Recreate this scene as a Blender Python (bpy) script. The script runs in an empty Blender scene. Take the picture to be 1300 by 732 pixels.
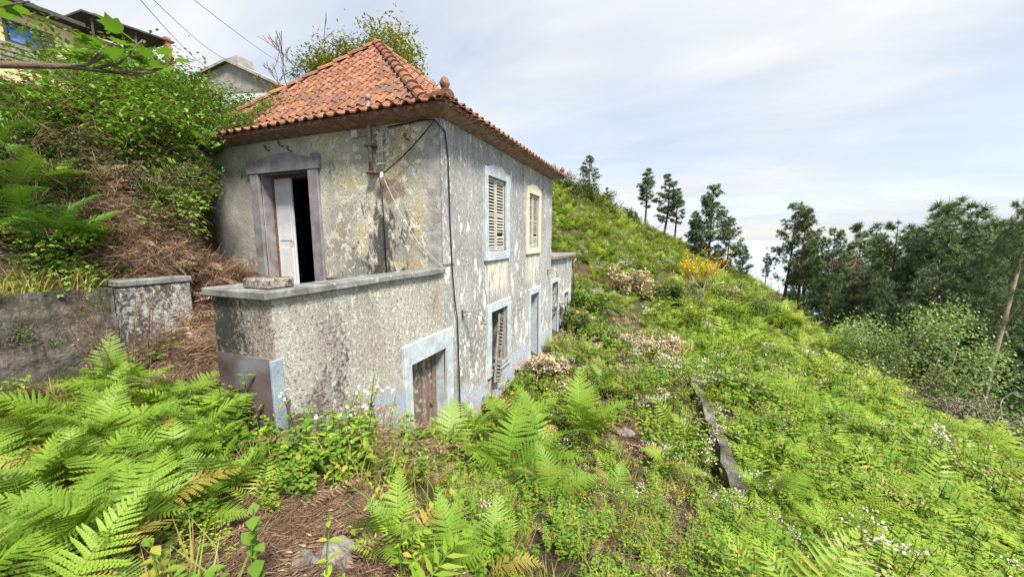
import bpy, math, random
import numpy as np
from mathutils import Vector, Matrix, Euler, noise as mnoise

# ------------------------------------------------------------------ camera, sky, sun, exposure
S = bpy.context.scene
FPX, HZ = 465.0, 62.0
PITCH = math.atan(HZ / FPX); YAW = math.radians(21.55)
cd = bpy.data.cameras.new('camera'); cam = bpy.data.objects.new('camera', cd)
S.collection.objects.link(cam); S.camera = cam
cd.sensor_width = 36; cd.lens = 36 * FPX / 1300; cd.clip_start = 0.05; cd.clip_end = 60000
cam.rotation_euler = (math.pi / 2 - PITCH, 0, YAW)

SUN_EL, SUN_AZ = math.radians(56), math.radians(128)      # azimuth clockwise from +Y
SKY_GAIN = 0.055; CLOUD_GAIN = 0.245; SUN_GAIN = 2.4; EXPO = 2.0
S.view_settings.view_transform = 'Standard'; S.view_settings.look = 'None'
S.view_settings.exposure = EXPO; S.view_settings.gamma = 1

def node(nt, t, ins=None, **props):
    n = nt.nodes.new(t)
    for k, v in props.items(): setattr(n, k, v)
    for k, v in (ins or {}).items():
        s = n.inputs[k]
        if isinstance(v, bpy.types.NodeSocket): nt.links.new(v, s)
        else:
            if isinstance(v, tuple) and len(v) == 3 and s.type == 'RGBA': v = v + (1,)
            s.default_value = v
    return n

w = bpy.data.worlds.new('World'); S.world = w; w.use_nodes = True
nt = w.node_tree; nt.nodes.clear()
sky = node(nt, 'ShaderNodeTexSky', sky_type='NISHITA', sun_disc=False, sun_elevation=SUN_EL, sun_rotation=SUN_AZ, air_density=1.0, dust_density=0.6)
tc = node(nt, 'ShaderNodeTexCoord')
sep = node(nt, 'ShaderNodeSeparateXYZ', {0: tc.outputs['Generated']})
zc = node(nt, 'ShaderNodeMath', {0: sep.outputs[2], 1: 0.0}, operation='MAXIMUM')
zz = node(nt, 'ShaderNodeMath', {0: zc.outputs[0], 1: 0.22}, operation='ADD')
dx = node(nt, 'ShaderNodeMath', {0: sep.outputs[0], 1: zz.outputs[0]}, operation='DIVIDE')
dy = node(nt, 'ShaderNodeMath', {0: sep.outputs[1], 1: zz.outputs[0]}, operation='DIVIDE')
cv = node(nt, 'ShaderNodeCombineXYZ', {0: dx.outputs[0], 1: dy.outputs[0], 2: 3.7})
mp = node(nt, 'ShaderNodeMapping', {'Vector': cv.outputs[0], 'Rotation': (0, 0, 0.5), 'Scale': (0.55, 1.1, 1)})
n1 = node(nt, 'ShaderNodeTexNoise', {'Vector': mp.outputs[0], 'Scale': 1.1, 'Detail': 5, 'Roughness': 0.5, 'Distortion': 0.4})
rm = node(nt, 'ShaderNodeMapRange', {0: n1.outputs[0], 1: 0.36, 2: 0.60, 3: 0.62, 4: 1.0}); rm.interpolation_type = 'SMOOTHSTEP'
n2 = node(nt, 'ShaderNodeTexNoise', {'Vector': mp.outputs[0], 'Scale': 2.3, 'Detail': 6, 'Roughness': 0.55, 'Distortion': 0.3})
rc = node(nt, 'ShaderNodeValToRGB', {0: n2.outputs[0]})
rc.color_ramp.elements[0].position = 0.32; rc.color_ramp.elements[0].color = (0.76, 0.82, 0.92, 1)
rc.color_ramp.elements[1].position = 0.66; rc.color_ramp.elements[1].color = (0.97, 0.985, 1.0, 1)
b1 = node(nt, 'ShaderNodeBackground', {0: sky.outputs[0], 1: SKY_GAIN})
b2 = node(nt, 'ShaderNodeBackground', {0: rc.outputs[0], 1: CLOUD_GAIN})
mx = node(nt, 'ShaderNodeMixShader', {0: rm.outputs[0], 1: b1.outputs[0], 2: b2.outputs[0]})
node(nt, 'ShaderNodeOutputWorld', {0: mx.outputs[0]})

sl = bpy.data.lights.new('sun', 'SUN'); sl.energy = SUN_GAIN; sl.angle = math.radians(14); sl.color = (1.0, 0.95, 0.86)
sun = bpy.data.objects.new('sun', sl); S.collection.objects.link(sun)
sdir = Vector((math.sin(SUN_AZ) * math.cos(SUN_EL), math.cos(SUN_AZ) * math.cos(SUN_EL), math.sin(SUN_EL)))
sun.rotation_euler = sdir.to_track_quat('Z', 'Y').to_euler(); sun.location = (0, -5, 30)

# ------------------------------------------------------------------ helpers
RS = np.random.RandomState(7); random.seed(7)
COL = S.collection
def rt(seed): return np.random.RandomState(seed)
CR = np.array(Euler((math.pi / 2 - PITCH, 0, YAW)).to_matrix())
def ray(px, py): return CR @ np.array([(px - 650) / FPX, -(py - 366) / FPX, -1.0])

WL = {}
def tag(o, label=None, cat=None, group=None, kind=None):
    for k, v in (('label', label), ('category', cat), ('group', group), ('kind', kind)):
        if v: o[k] = v
    return o
def empty(name, loc, label, cat, group=None, rz=0, sc=1):
    o = bpy.data.objects.new(name, None); COL.objects.link(o); o.location = loc
    o.rotation_euler = (0, 0, rz); o.scale = (sc,) * 3; o.empty_display_size = 0.2
    WL[o.name] = Vector(loc); return tag(o, label, cat, group)
def link(name, me, parent=None, loc=(0, 0, 0), local=False):
    """mesh in world coordinates (local=False) or in the parent's own frame (local=True)"""
    o = bpy.data.objects.new(name, me); COL.objects.link(o)
    if parent is not None:
        o.parent = parent
        o.location = Vector(loc) if local else Vector(loc) - WL.get(parent.name, Vector())
    else: o.location = loc
    WL[o.name] = Vector(loc); return o
def mesh(name, V, F, mats, mi=None, smooth=False):
    me = bpy.data.meshes.new(name)
    me.from_pydata([tuple(v) for v in V] if not isinstance(V, np.ndarray) else V.tolist(), [], F if isinstance(F, list) else F.tolist())
    for m in (mats if isinstance(mats, (list, tuple)) else [mats]): me.materials.append(m)
    if mi is not None: me.polygons.foreach_set('material_index', np.asarray(mi, dtype=np.int32))
    if smooth: me.polygons.foreach_set('use_smooth', np.ones(len(me.polygons), dtype=bool))
    me.update(); return me

class MB:
    def __init__(s): s.V = []; s.F = []; s.M = []
    def add(s, V, F, m=0):
        b = len(s.V); s.V += [tuple(v) for v in V]; s.F += [[i + b for i in f] for f in F]; s.M += [m] * len(F); return s
    def box(s, a, b, m=0, ch=0.0):
        a = list(a); b = list(b)
        for i in range(3):
            if a[i] > b[i]: a[i], b[i] = b[i], a[i]
        if ch <= 0:
            V = [(x, y, z) for z in (a[2], b[2]) for y in (a[1], b[1]) for x in (a[0], b[0])]
            return s.add(V, [(0, 2, 3, 1), (4, 5, 7, 6), (0, 1, 5, 4), (2, 6, 7, 3), (0, 4, 6, 2), (1, 3, 7, 5)], m)
        ch = min(ch, *[(b[i] - a[i]) * 0.45 for i in range(3)])
        V = []; idx = {}
        for sx in (0, 1):
            for sy in (0, 1):
                for sz in (0, 1):
                    c = [(a, b)[k][i] for i, k in enumerate((sx, sy, sz))]
                    d = [ch if k == 0 else -ch for k in (sx, sy, sz)]
                    for ax in range(3):
                        p = [c[i] + (0 if i == ax else d[i]) for i in range(3)]
                        idx[(sx, sy, sz, ax)] = len(V); V.append(p)
        F = []
        for ax in range(3):
            o1, o2 = (ax + 1) % 3, (ax + 2) % 3
            for k in (0, 1):
                q = []
                for u, v in ((0, 0), (1, 0), (1, 1), (0, 1)):
                    s3 = [0, 0, 0]; s3[ax] = k; s3[o1] = u; s3[o2] = v; q.append(idx[(*s3, ax)])
                F.append(q if k else q[::-1])
            for u in (0, 1):
                for v in (0, 1):
                    e = []
                    for k in (0, 1):
                        s3 = [0, 0, 0]; s3[ax] = k; s3[o1] = u; s3[o2] = v; e.append(s3)
                    F.append([idx[(*e[0], o1)], idx[(*e[1], o1)], idx[(*e[1], o2)], idx[(*e[0], o2)]])
        for sx in (0, 1):
            for sy in (0, 1):
                for sz in (0, 1): F.append([idx[(sx, sy, sz, 0)], idx[(sx, sy, sz, 1)], idx[(sx, sy, sz, 2)]])
        return s.add(V, F, m)
    def tube(s, pts, r, n=6, m=0, cap=True):
        pts = [Vector(p) for p in pts]; k = len(pts)
        rr = r if isinstance(r, (list, tuple, np.ndarray)) else [r] * k
        V = []; F = []; up = Vector((0.13, 0.21, 0.97))
        for i, p in enumerate(pts):
            t = (pts[min(i + 1, k - 1)] - pts[max(i - 1, 0)]).normalized()
            a = t.cross(up)
            if a.length < 1e-3: a = t.cross(Vector((1, 0, 0)))
            a.normalize(); b = a.cross(t); up = b
            for j in range(n):
                q = 2 * math.pi * j / n; V.append(p + (a * math.cos(q) + b * math.sin(q)) * rr[i])
        for i in range(k - 1):
            for j in range(n):
                F.append((i * n + j, i * n + (j + 1) % n, (i + 1) * n + (j + 1) % n, (i + 1) * n + j))
        if cap: F.append(tuple(range(n))[::-1]); F.append(tuple(range((k - 1) * n, k * n)))
        return s.add(V, F, m)
    def mesh(s, name, mats, smooth=False): return mesh(name, s.V, s.F, mats, s.M, smooth)
    def build(s, name, mats, parent=None, smooth=False): return link(name, s.mesh(name, mats, smooth), parent)

def frames(d, up=None, roll=None):
    """N x 3 x 3 matrices with columns side, direction, normal"""
    d = d / (np.linalg.norm(d, axis=1, keepdims=True) + 1e-9)
    if up is None: up = np.tile([0.05, 0.02, 1.0], (len(d), 1))
    x = np.cross(d, up); x /= (np.linalg.norm(x, axis=1, keepdims=True) + 1e-9)
    z = np.cross(x, d)
    if roll is not None:
        c, s_ = np.cos(roll)[:, None], np.sin(roll)[:, None]; x, z = x * c + z * s_, z * c - x * s_
    return np.stack([x, d, z], axis=2)
class Cloud:
    """many copies of small templates gathered into one mesh"""
    def __init__(s): s.V = []; s.F3 = []; s.M = []; s.n = 0
    def put(s, T, F, R, P, m=0):
        N, k = len(P), len(T)
        V = np.einsum('nij,kj->nki', R, T) + P[:, None, :]
        Fi = (np.arange(N) * k)[:, None, None] + F[None] + s.n
        s.V.append(V.reshape(-1, 3)); s.F3.append(Fi.reshape(-1, 3)); s.M.append(np.full(N * len(F), m)); s.n += N * k
    def raw(s, V, F, m=0):
        V = np.asarray(V, float); F = np.asarray(F)
        s.V.append(V); s.F3.append(F + s.n); s.M.append(np.full(len(F), m)); s.n += len(V)
    def mb(s, b, m=None):
        F = []; M = []
        for f, mi in zip(b.F, b.M):
            for i in range(1, len(f) - 1): F.append((f[0], f[i], f[i + 1])); M.append(mi if m is None else m)
        s.V.append(np.array(b.V, float)); s.F3.append(np.array(F) + s.n); s.M.append(np.array(M)); s.n += len(b.V)
    def mesh(s, name, mats, smooth=False):
        V = np.concatenate(s.V); F = np.concatenate(s.F3); M = np.concatenate(s.M)
        me = bpy.data.meshes.new(name); me.vertices.add(len(V)); me.vertices.foreach_set('co', V.ravel().astype(np.float32))
        me.loops.add(len(F) * 3); me.loops.foreach_set('vertex_index', F.ravel().astype(np.int32))
        me.polygons.add(len(F)); me.polygons.foreach_set('loop_start', (np.arange(len(F)) * 3).astype(np.int32))
        for m in (mats if isinstance(mats, (list, tuple)) else [mats]): me.materials.append(m)
        me.polygons.foreach_set('material_index', M.astype(np.int32))
        if smooth: me.polygons.foreach_set('use_smooth', np.ones(len(F), dtype=bool))
        me.update(calc_edges=True); me.validate(); return me
# leaf templates (side, along, normal), unit length
def leafT(wd, fold=0.12, droop=0.12, pos=0.38):
    return (np.array([(0, 0, 0), (-wd / 2, pos, fold * wd), (wd / 2, pos, fold * wd), (0, pos + .06, -.02), (0, 1, -droop),
                      (-wd * .33, pos + .32, fold * wd * .6 - droop * .3), (wd * .33, pos + .32, fold * wd * .6 - droop * .3)]),
            np.array([(0, 3, 1), (0, 2, 3), (1, 3, 5), (3, 4, 5), (2, 6, 3), (3, 6, 4)]))
def bladeT(wd): return np.array([(-wd / 2, 0, 0), (wd / 2, 0, 0), (0, 1, 0)]), np.array([(0, 1, 2)])
def dirs(rs, n, zlo=-1, zhi=1):
    z = rs.uniform(zlo, zhi, n); a = rs.uniform(0, 2 * np.pi, n); r = np.sqrt(1 - z * z)
    return np.stack([r * np.cos(a), r * np.sin(a), z], 1)

# ------------------------------------------------------------------ materials
MT = {}
def newmat(name):
    m = bpy.data.materials.new(name); m.use_nodes = True; m.node_tree.nodes.clear(); MT[name] = m
    return m, m.node_tree
def P3(nt): return node(nt, 'ShaderNodeNewGeometry').outputs['Position']
def nz(nt, vec, scale, detail=3, rough=0.55, dist=0.0, stretch=None):
    if stretch: vec = node(nt, 'ShaderNodeMapping', {'Vector': vec, 'Scale': stretch}).outputs[0]
    return node(nt, 'ShaderNodeTexNoise', {'Vector': vec, 'Scale': scale, 'Detail': detail, 'Roughness': rough, 'Distortion': dist}).outputs[0]
def rng(nt, v, a, b, c=0.0, d=1.0):
    return node(nt, 'ShaderNodeMapRange', {0: v, 1: a, 2: b, 3: c, 4: d}).outputs[0]
def mixc(nt, f, a, b, mode='MIX'):
    n = node(nt, 'ShaderNodeMix', data_type='RGBA', blend_type=mode)
    for k, v in ((0, f), (6, a), (7, b)):
        if isinstance(v, bpy.types.NodeSocket): nt.links.new(v, n.inputs[k])
        else: n.inputs[k].default_value = (tuple(v) + (1,) if isinstance(v, tuple) else v)
    return n.outputs[2]
def mth(nt, op, a, b=0.0): return node(nt, 'ShaderNodeMath', {0: a, 1: b}, operation=op).outputs[0]
def finish(nt, col, rough=0.9, bump=None, bs=0.5, bd=0.02, spec=0.2, extra=None):
    p = node(nt, 'ShaderNodeBsdfPrincipled', {'Base Color': col, 'Roughness': rough, 'Specular IOR Level': spec})
    if bump is not None:
        nt.links.new(node(nt, 'ShaderNodeBump', {'Height': bump, 'Strength': bs, 'Distance': bd}).outputs[0], p.inputs['Normal'])
    out = p.outputs[0]
    if extra: out = extra(out)
    node(nt, 'ShaderNodeOutputMaterial', {0: out}); return p
def plain(name, col, rough=0.7, var=0.25, scale=12, spec=0.3, bump=0.25, dark=None, metallic=0):
    m, nt = newmat(name); p = P3(nt)
    a = nz(nt, p, scale, 5, 0.6)
    c2 = dark or tuple(x * (1 - var) for x in col); c3 = tuple(min(1, x * (1 + var)) for x in col)
    c = mixc(nt, rng(nt, a, .35, .65), c2, c3)
    pr = finish(nt, c, rough, nz(nt, p, scale * 4, 4, .7), bump, 0.01, spec); pr.inputs['Metallic'].default_value = metallic
    return m
def leafm(name, a, b, c=None, trans=0.32, rough=0.5, patch=0.6, spec=0.35):
    """leaf: colour between a and b by plant, by patch of ground and a few of tone c"""
    m, nt = newmat(name); p = P3(nt)
    oi = node(nt, 'ShaderNodeObjectInfo').outputs['Random']
    isl = node(nt, 'ShaderNodeNewGeometry').outputs['Random Per Island']
    r = mth(nt, 'ADD', mth(nt, 'MULTIPLY', oi, 0.45), mth(nt, 'MULTIPLY', isl, 0.3))
    r = mth(nt, 'ADD', r, mth(nt, 'MULTIPLY', rng(nt, nz(nt, p, patch, 2), .35, .65), 0.25))
    col = mixc(nt, r, a, b)
    if c: col = mixc(nt, rng(nt, mth(nt, 'FRACT', mth(nt, 'MULTIPLY', isl, 17.3)), .88, .93), col, c)
    pr = node(nt, 'ShaderNodeBsdfPrincipled', {'Base Color': col, 'Roughness': rough, 'Specular IOR Level': spec})
    tr = node(nt, 'ShaderNodeBsdfTranslucent', {0: mixc(nt, 1.0, col, (1.0, 1.0, 0.55), 'MULTIPLY')})
    mxs = node(nt, 'ShaderNodeMixShader', {0: trans, 1: pr.outputs[0], 2: tr.outputs[0]})
    node(nt, 'ShaderNodeOutputMaterial', {0: mxs.outputs[0]}); return m

def xyz(nt, p):
    s = node(nt, 'ShaderNodeSeparateXYZ', {0: p}).outputs; return s[0], s[1], s[2]
def wall_long():
    m, nt = newmat('plaster_grey'); p = P3(nt); X, Y, Z = xyz(nt, p)
    base = mixc(nt, rng(nt, nz(nt, p, 1.1, 4), .35, .65), (.245, .243, .245), (.37, .362, .358))
    base = mixc(nt, rng(nt, nz(nt, p, 14, 5, .7), .46, .62, 0, .6), base, (.16, .155, .155))
    streak = nz(nt, p, 1.0, 4, .6, 0, (9, 9, .7))
    base = mixc(nt, rng(nt, streak, .5, .72, 0, .5), base, (.19, .18, .18))
    fl = nz(nt, p, 3.6, 5, .62, .3, (1.5, 1.5, .75))
    dens = rng(nt, Z, -2.0, 1.5, .565, .62)
    flm = rng(nt, mth(nt, 'SUBTRACT', fl, dens), 0, .02)
    base = mixc(nt, flm, base, (.62, .61, .57))
    fine = nz(nt, p, 26, 3, .6, 0, (1, 1, .45)); fm = rng(nt, mth(nt, 'ADD', fine, rng(nt, Z, .2, -2.2, 0, .055)), .585, .64, 0, .85)
    base = mixc(nt, fm, base, (.56, .55, .51))
    # bared plaster below the upper sills, streaked
    under = mth(nt, 'MULTIPLY', rng(nt, Z, -1.25, -.9), rng(nt, Z, -.35, -.5))
    yb = mth(nt, 'MAXIMUM', mth(nt, 'MULTIPLY', rng(nt, Y, 6.1, 6.35), rng(nt, Y, 7.4, 7.2)), mth(nt, 'MULTIPLY', rng(nt, Y, 8.4, 8.7), rng(nt, Y, 9.7, 9.5)))
    um = mth(nt, 'MULTIPLY', mth(nt, 'MULTIPLY', under, yb), rng(nt, nz(nt, p, 2.0, 4, .6, 0, (7, 7, .8)), .42, .52))
    base = mixc(nt, mth(nt, 'MULTIPLY', um, .85), base, (.60, .56, .47))
    run = mth(nt, 'MULTIPLY', rng(nt, nz(nt, p, 1.0, 4, .6, .2, (7, 7, .35)), .50, .64), rng(nt, mth(nt, 'ADD', Z, mth(nt, 'MULTIPLY', nz(nt, p, 3, 3, .5, 0, (1, 1, .05)), 1.6)), 1.1, 2.6, 0, .45))
    base = mixc(nt, run, base, (.10, .098, .095))
    # worn blue limewash and pink render near the foot
    zb = mth(nt, 'ADD', Z, mth(nt, 'MULTIPLY', nz(nt, p, 1.5, 4), 1.1))
    bl = mth(nt, 'MULTIPLY', rng(nt, zb, -1.95, -2.15), rng(nt, nz(nt, p, 2.6, 4), .38, .52))
    base = mixc(nt, mth(nt, 'MULTIPLY', bl, .8), base, (.36, .43, .56))
    pk = mth(nt, 'MULTIPLY', rng(nt, zb, -1.9, -2.4), rng(nt, nz(nt, p, 4.1, 4), .55, .62))
    base = mixc(nt, mth(nt, 'MULTIPLY', pk, .7), base, (.46, .33, .32))
    base = mixc(nt, rng(nt, nz(nt, p, 2.2, 5, .7, .5), .60, .74, 0, .35), base, (.12, .12, .115))
    h = mth(nt, 'SUBTRACT', mth(nt, 'MULTIPLY', nz(nt, p, 30, 4, .7), .6), mth(nt, 'MULTIPLY', mth(nt, 'MAXIMUM', flm, fm), .35))
    finish(nt, base, .93, h, .7, .02); return m
def wall_front():
    m, nt = newmat('plaster_lichen'); p = P3(nt); X, Y, Z = xyz(nt, p)
    right = rng(nt, X, -6.2, -4.4)
    base = mixc(nt, rng(nt, nz(nt, p, 1.3, 4), .38, .64), (.29, .28, .245), (.50, .48, .41))
    low = mth(nt, 'MULTIPLY', rng(nt, mth(nt, 'ADD', Z, mth(nt, 'MULTIPLY', nz(nt, p, 1.6, 4), 2.2)), 1.3, .5), .75)
    base = mixc(nt, mth(nt, 'MULTIPLY', low, rng(nt, nz(nt, p, 7, 5, .7), .40, .55)), base, (.22, .215, .205))
    yl = mth(nt, 'MULTIPLY', right, rng(nt, nz(nt, p, 2.3, 5, .6, .3, (1, 1, .6)), .49, .60))
    base = mixc(nt, mth(nt, 'MULTIPLY', yl, .6), base, (.48, .38, .14))
    fl = nz(nt, p, 7.5, 5, .65, .4); flm = mth(nt, 'MULTIPLY', rng(nt, fl, .53, .56), rng(nt, mth(nt, 'ADD', right, rng(nt, Z, .9, -.3, 0, .4)), .3, 1))
    base = mixc(nt, mth(nt, 'MULTIPLY', flm, .8), base, (.66, .63, .53))
    # soot-black lichen under the pipe and along the foot
    d = mth(nt, 'ABSOLUTE', mth(nt, 'ADD', X, 4.12)); near = rng(nt, mth(nt, 'ADD', d, mth(nt, 'MULTIPLY', nz(nt, p, 3, 4), .5)), 1.0, .3)
    bk = mth(nt, 'ADD', mth(nt, 'MULTIPLY', near, rng(nt, Z, .95, .0, 0, .22)), nz(nt, p, 6, 7, .78, .6, (1, 1, .4)))
    base = mixc(nt, rng(nt, bk, .60, .68, 0, .92), base, (.045, .045, .047))
    sp = nz(nt, p, 34, 3, .6); base = mixc(nt, rng(nt, sp, .53, .64, 0, .75), base, (.13, .125, .115))
    # brown bared render round the cable entry
    vx = mth(nt, 'DIVIDE', mth(nt, 'ADD', X, 3.97), .34); vz = mth(nt, 'DIVIDE', mth(nt, 'SUBTRACT', Z, .74), .22)
    dd_ = mth(nt, 'ADD', mth(nt, 'ADD', mth(nt, 'MULTIPLY', vx, vx), mth(nt, 'MULTIPLY', vz, vz)), mth(nt, 'MULTIPLY', nz(nt, p, 6, 5, .65), 1.7))
    base = mixc(nt, rng(nt, dd_, 1.75, 1.45, 0, .7), base, mixc(nt, rng(nt, nz(nt, p, 18, 4), .4, .6), (.13, .085, .07), (.24, .16, .13)))
    # grey wash on the corner pilaster
    base = mixc(nt, mth(nt, 'MULTIPLY', rng(nt, X, -3.35, -3.2), .75), base, mixc(nt, rng(nt, nz(nt, p, 5, 5), .4, .6), (.2, .2, .2), (.36, .35, .33)))
    h = mth(nt, 'SUBTRACT', mth(nt, 'MULTIPLY', nz(nt, p, 24, 4, .7), .6), mth(nt, 'MULTIPLY', flm, .4))
    finish(nt, base, .93, h, .7, .02); return m
def roughcast(name, light, mid, dark, thr, brown=0.0):
    m, nt = newmat(name); p = P3(nt); X, Y, Z = xyz(nt, p)
    g = nz(nt, p, 48, 6, .75); base = mixc(nt, rng(nt, g, .40, .62), mid, light)
    base = mixc(nt, rng(nt, nz(nt, p, 1.1, 4, .6, 0, (2.2, 2.2, .5)), .40, .62, 0, .5), base, tuple(q * .62 for q in mid))
    base = mixc(nt, rng(nt, nz(nt, p, 19, 4, .7, .4, (1, 1, .7)), .53, .60, 0, .85), base, tuple(min(.74, q * 1.22) for q in light))
    base = mixc(nt, rng(nt, nz(nt, p, 27, 4, .7, .4), .56, .62, 0, .8), base, tuple(q * .36 for q in mid))
    k = mth(nt, 'ADD', mth(nt, 'MULTIPLY', nz(nt, p, 1.3, 4, .6, 0, (1, 1, .6)), .75), mth(nt, 'MULTIPLY', nz(nt, p, 22, 4, .7), .45))
    base = mixc(nt, rng(nt, k, thr, thr + .07, 0, .93), base, dark)
    if brown: base = mixc(nt, mth(nt, 'MULTIPLY', rng(nt, nz(nt, p, .9, 3, .5, 0, (1.6, 1.6, .5)), .52, .66), brown), base, (.25, .19, .15))
    lo = mth(nt, 'ADD', Z, mth(nt, 'MULTIPLY', nz(nt, p, 1.8, 4), .9))
    if brown:
        bl = mth(nt, 'MULTIPLY', rng(nt, lo, -1.3, -1.42), rng(nt, nz(nt, p, 3.2, 3), .42, .55))
        base = mixc(nt, mth(nt, 'MULTIPLY', bl, .75), base, (.38, .47, .62))
        pk = mth(nt, 'MULTIPLY', rng(nt, lo, -1.2, -1.5), rng(nt, nz(nt, p, 5.2, 3), .55, .6))
        base = mixc(nt, mth(nt, 'MULTIPLY', pk, .7), base, (.44, .30, .30))
    finish(nt, base, .97, mth(nt, 'ADD', g, mth(nt, 'MULTIPLY', nz(nt, p, 80, 2), .4)), 1.0, .035, .1); return m
def smooth_render():
    m, nt = newmat('violet_render'); p = P3(nt)
    base = mixc(nt, rng(nt, nz(nt, p, 2.4, 4), .35, .65), (.08, .054, .052), (.15, .112, .115))
    base = mixc(nt, rng(nt, nz(nt, p, 1.9, 3, .5, .6), .55, .72, 0, .6), base, (.22, .265, .32))
    base = mixc(nt, rng(nt, nz(nt, p, 16, 5, .7), .58, .7, 0, .6), base, (.12, .09, .085))
    finish(nt, base, .95, nz(nt, p, 25, 4), .3, .01, .1); return m
def trim(name, a, b, worn=(.42, .42, .40), amount=.55):
    m, nt = newmat(name); p = P3(nt)
    base = mixc(nt, rng(nt, nz(nt, p, 5, 4), .35, .65), a, b)
    base = mixc(nt, rng(nt, nz(nt, p, 9, 5, .7, .3), amount, amount + .09, 0, .8), base, worn)
    base = mixc(nt, rng(nt, nz(nt, p, 30, 4, .7), .60, .70, 0, .7), base, (.13, .13, .13))
    finish(nt, base, .85, nz(nt, p, 30, 4, .7), .5, .01); return m
def tile_mat():
    m, nt = newmat('terracotta'); p = P3(nt)
    oi = node(nt, 'ShaderNodeObjectInfo').outputs['Random']
    isl = node(nt, 'ShaderNodeNewGeometry').outputs['Random Per Island']
    r = mth(nt, 'FRACT', mth(nt, 'ADD', mth(nt, 'MULTIPLY', oi, 3.1), isl))
    base = mixc(nt, r, (.18, .066, .036), (.335, .145, .076))
    base = mixc(nt, rng(nt, nz(nt, p, 3.5, 5, .65), .44, .62, 0, .85), base, (.15, .09, .068))
    base = mixc(nt, rng(nt, nz(nt, p, 13, 5, .7), .54, .64, 0, .75), base, (.075, .065, .058))
    base = mixc(nt, rng(nt, nz(nt, p, 17, 4, .6), .59, .67, 0, .6), base, (.42, .37, .30))
    finish(nt, base, .88, nz(nt, p, 50, 3), .4, .01); return m
def wood(name, a, b, sc=(30, 30, 1.4), pale=None):
    m, nt = newmat(name); p = P3(nt)
    g = nz(nt, p, 1.0, 5, .65, 0, sc); base = mixc(nt, rng(nt, g, .35, .65), a, b)
    oi = node(nt, 'ShaderNodeObjectInfo').outputs['Random']
    base = mixc(nt, mth(nt, 'MULTIPLY', oi, .45), base, tuple(x * .55 for x in a))
    if pale: base = mixc(nt, rng(nt, nz(nt, p, 11, 4, .6), .56, .62, 0, .85), base, pale)
    finish(nt, base, .85, g, .6, .008); return m
def soil_mat():
    m, nt = newmat('soil'); p = P3(nt)
    b = mixc(nt, rng(nt, nz(nt, p, 2.2, 5, .6), .35, .65), (.055, .038, .026), (.13, .088, .058))
    b = mixc(nt, rng(nt, nz(nt, p, 30, 4, .7), .52, .66, 0, .6), b, (.19, .14, .095))
    b = mixc(nt, rng(nt, nz(nt, p, .5, 4, .6), .46, .56, 0, .75), b, (.05, .075, .02))
    finish(nt, b, .97, nz(nt, p, 18, 6, .7), 1.0, .08, .1); return m
def rock_mat():
    m, nt = newmat('rock'); p = P3(nt)
    b = mixc(nt, rng(nt, nz(nt, p, 9, 5, .6), .35, .65), (.13, .115, .10), (.36, .33, .30))
    b = mixc(nt, rng(nt, nz(nt, p, 26, 4, .7), .56, .64, 0, .7), b, (.08, .07, .065))
    finish(nt, b, .95, nz(nt, p, 22, 6, .7), 1.0, .03); return m
def stonewall_mat():
    m, nt = newmat('mossy_stone'); p = P3(nt)
    b = mixc(nt, rng(nt, nz(nt, p, 4, 6, .65), .36, .64), (.085, .075, .062), (.26, .235, .20))
    b = mixc(nt, rng(nt, nz(nt, p, 17, 5, .7), .52, .62, 0, .7), b, (.26, .235, .19))
    b = mixc(nt, rng(nt, nz(nt, p, 1.7, 5, .65), .48, .62, 0, .7), b, (.06, .062, .03))
    b = mixc(nt, rng(nt, nz(nt, p, 1.0, 5, .65, .3, (5, 5, .8)), .50, .64, 0, .75), b, (.045, .04, .035))
    b = mixc(nt, rng(nt, nz(nt, p, 40, 4, .7), .60, .68, 0, .7), b, (.38, .35, .30))
    finish(nt, b, .97, nz(nt, p, 9, 8, .72), 1.0, .10, .1); return m
def sea_mat():
    m, nt = newmat('sea_water'); p = P3(nt)
    finish(nt, (.34, .41, .47), .2, None, .15, 3.0, .5); return m

M_long, M_front = wall_long(), wall_front()
M_para = roughcast('roughcast_lichen', (.66, .62, .555), (.43, .405, .365), (.09, .09, .09), .66, .45)
M_pier = roughcast('roughcast_pier', (.50, .42, .36), (.22, .2, .185), (.06, .06, .06), .55)
M_pillar = roughcast('roughcast_grey', (.60, .575, .53), (.38, .365, .335), (.07, .07, .07), .60)
M_violet = smooth_render(); M_stone = stonewall_mat(); M_rock = rock_mat(); M_soil = soil_mat(); M_sea = sea_mat()
M_bluedk = trim('blue_strip', (.19, .23, .28), (.28, .33, .39), (.25, .22, .22)); M_blue = trim('blue_limewash', (.34, .40, .44), (.47, .52, .55), (.33, .325, .315), .50); M_cream = trim('cream_limewash', (.50, .46, .33), (.60, .56, .43))
M_greytrim = trim('grey_stone_trim', (.15, .145, .155), (.26, .25, .26), (.23, .15, .13), .56)
M_coping = trim('coping_cement', (.11, .11, .107), (.23, .23, .22), (.42, .42, .40), .58)
M_tile = tile_mat(); M_soffit = plain('soffit_brown', (.25, .15, .115), .9, .4, 9)
M_plank = wood('plank_brown', (.12, .085, .07), (.24, .185, .15), pale=(.38, .33, .28))
M_slat = wood('slat_grey', (.33, .31, .28), (.52, .49, .44), (3, 14, 14)); M_slatold = wood('slat_old', (.17, .15, .13), (.32, .29, .25), (3, 14, 14))
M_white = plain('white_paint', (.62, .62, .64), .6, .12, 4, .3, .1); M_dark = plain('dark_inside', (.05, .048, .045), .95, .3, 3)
M_shaded = plain('shaded_earth', (.07, .048, .038), .95, .4, 8, .1, .8); M_maroon = plain('maroon_skirting', (.13, .05, .04), .8, .35, 6); M_metal = plain('rusty_pipe', (.16, .17, .16), .6, .4, 18, .4, .5, (.13, .07, .045))  # brown earth, darkened to put the gap's shadow into the slab colour
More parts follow.
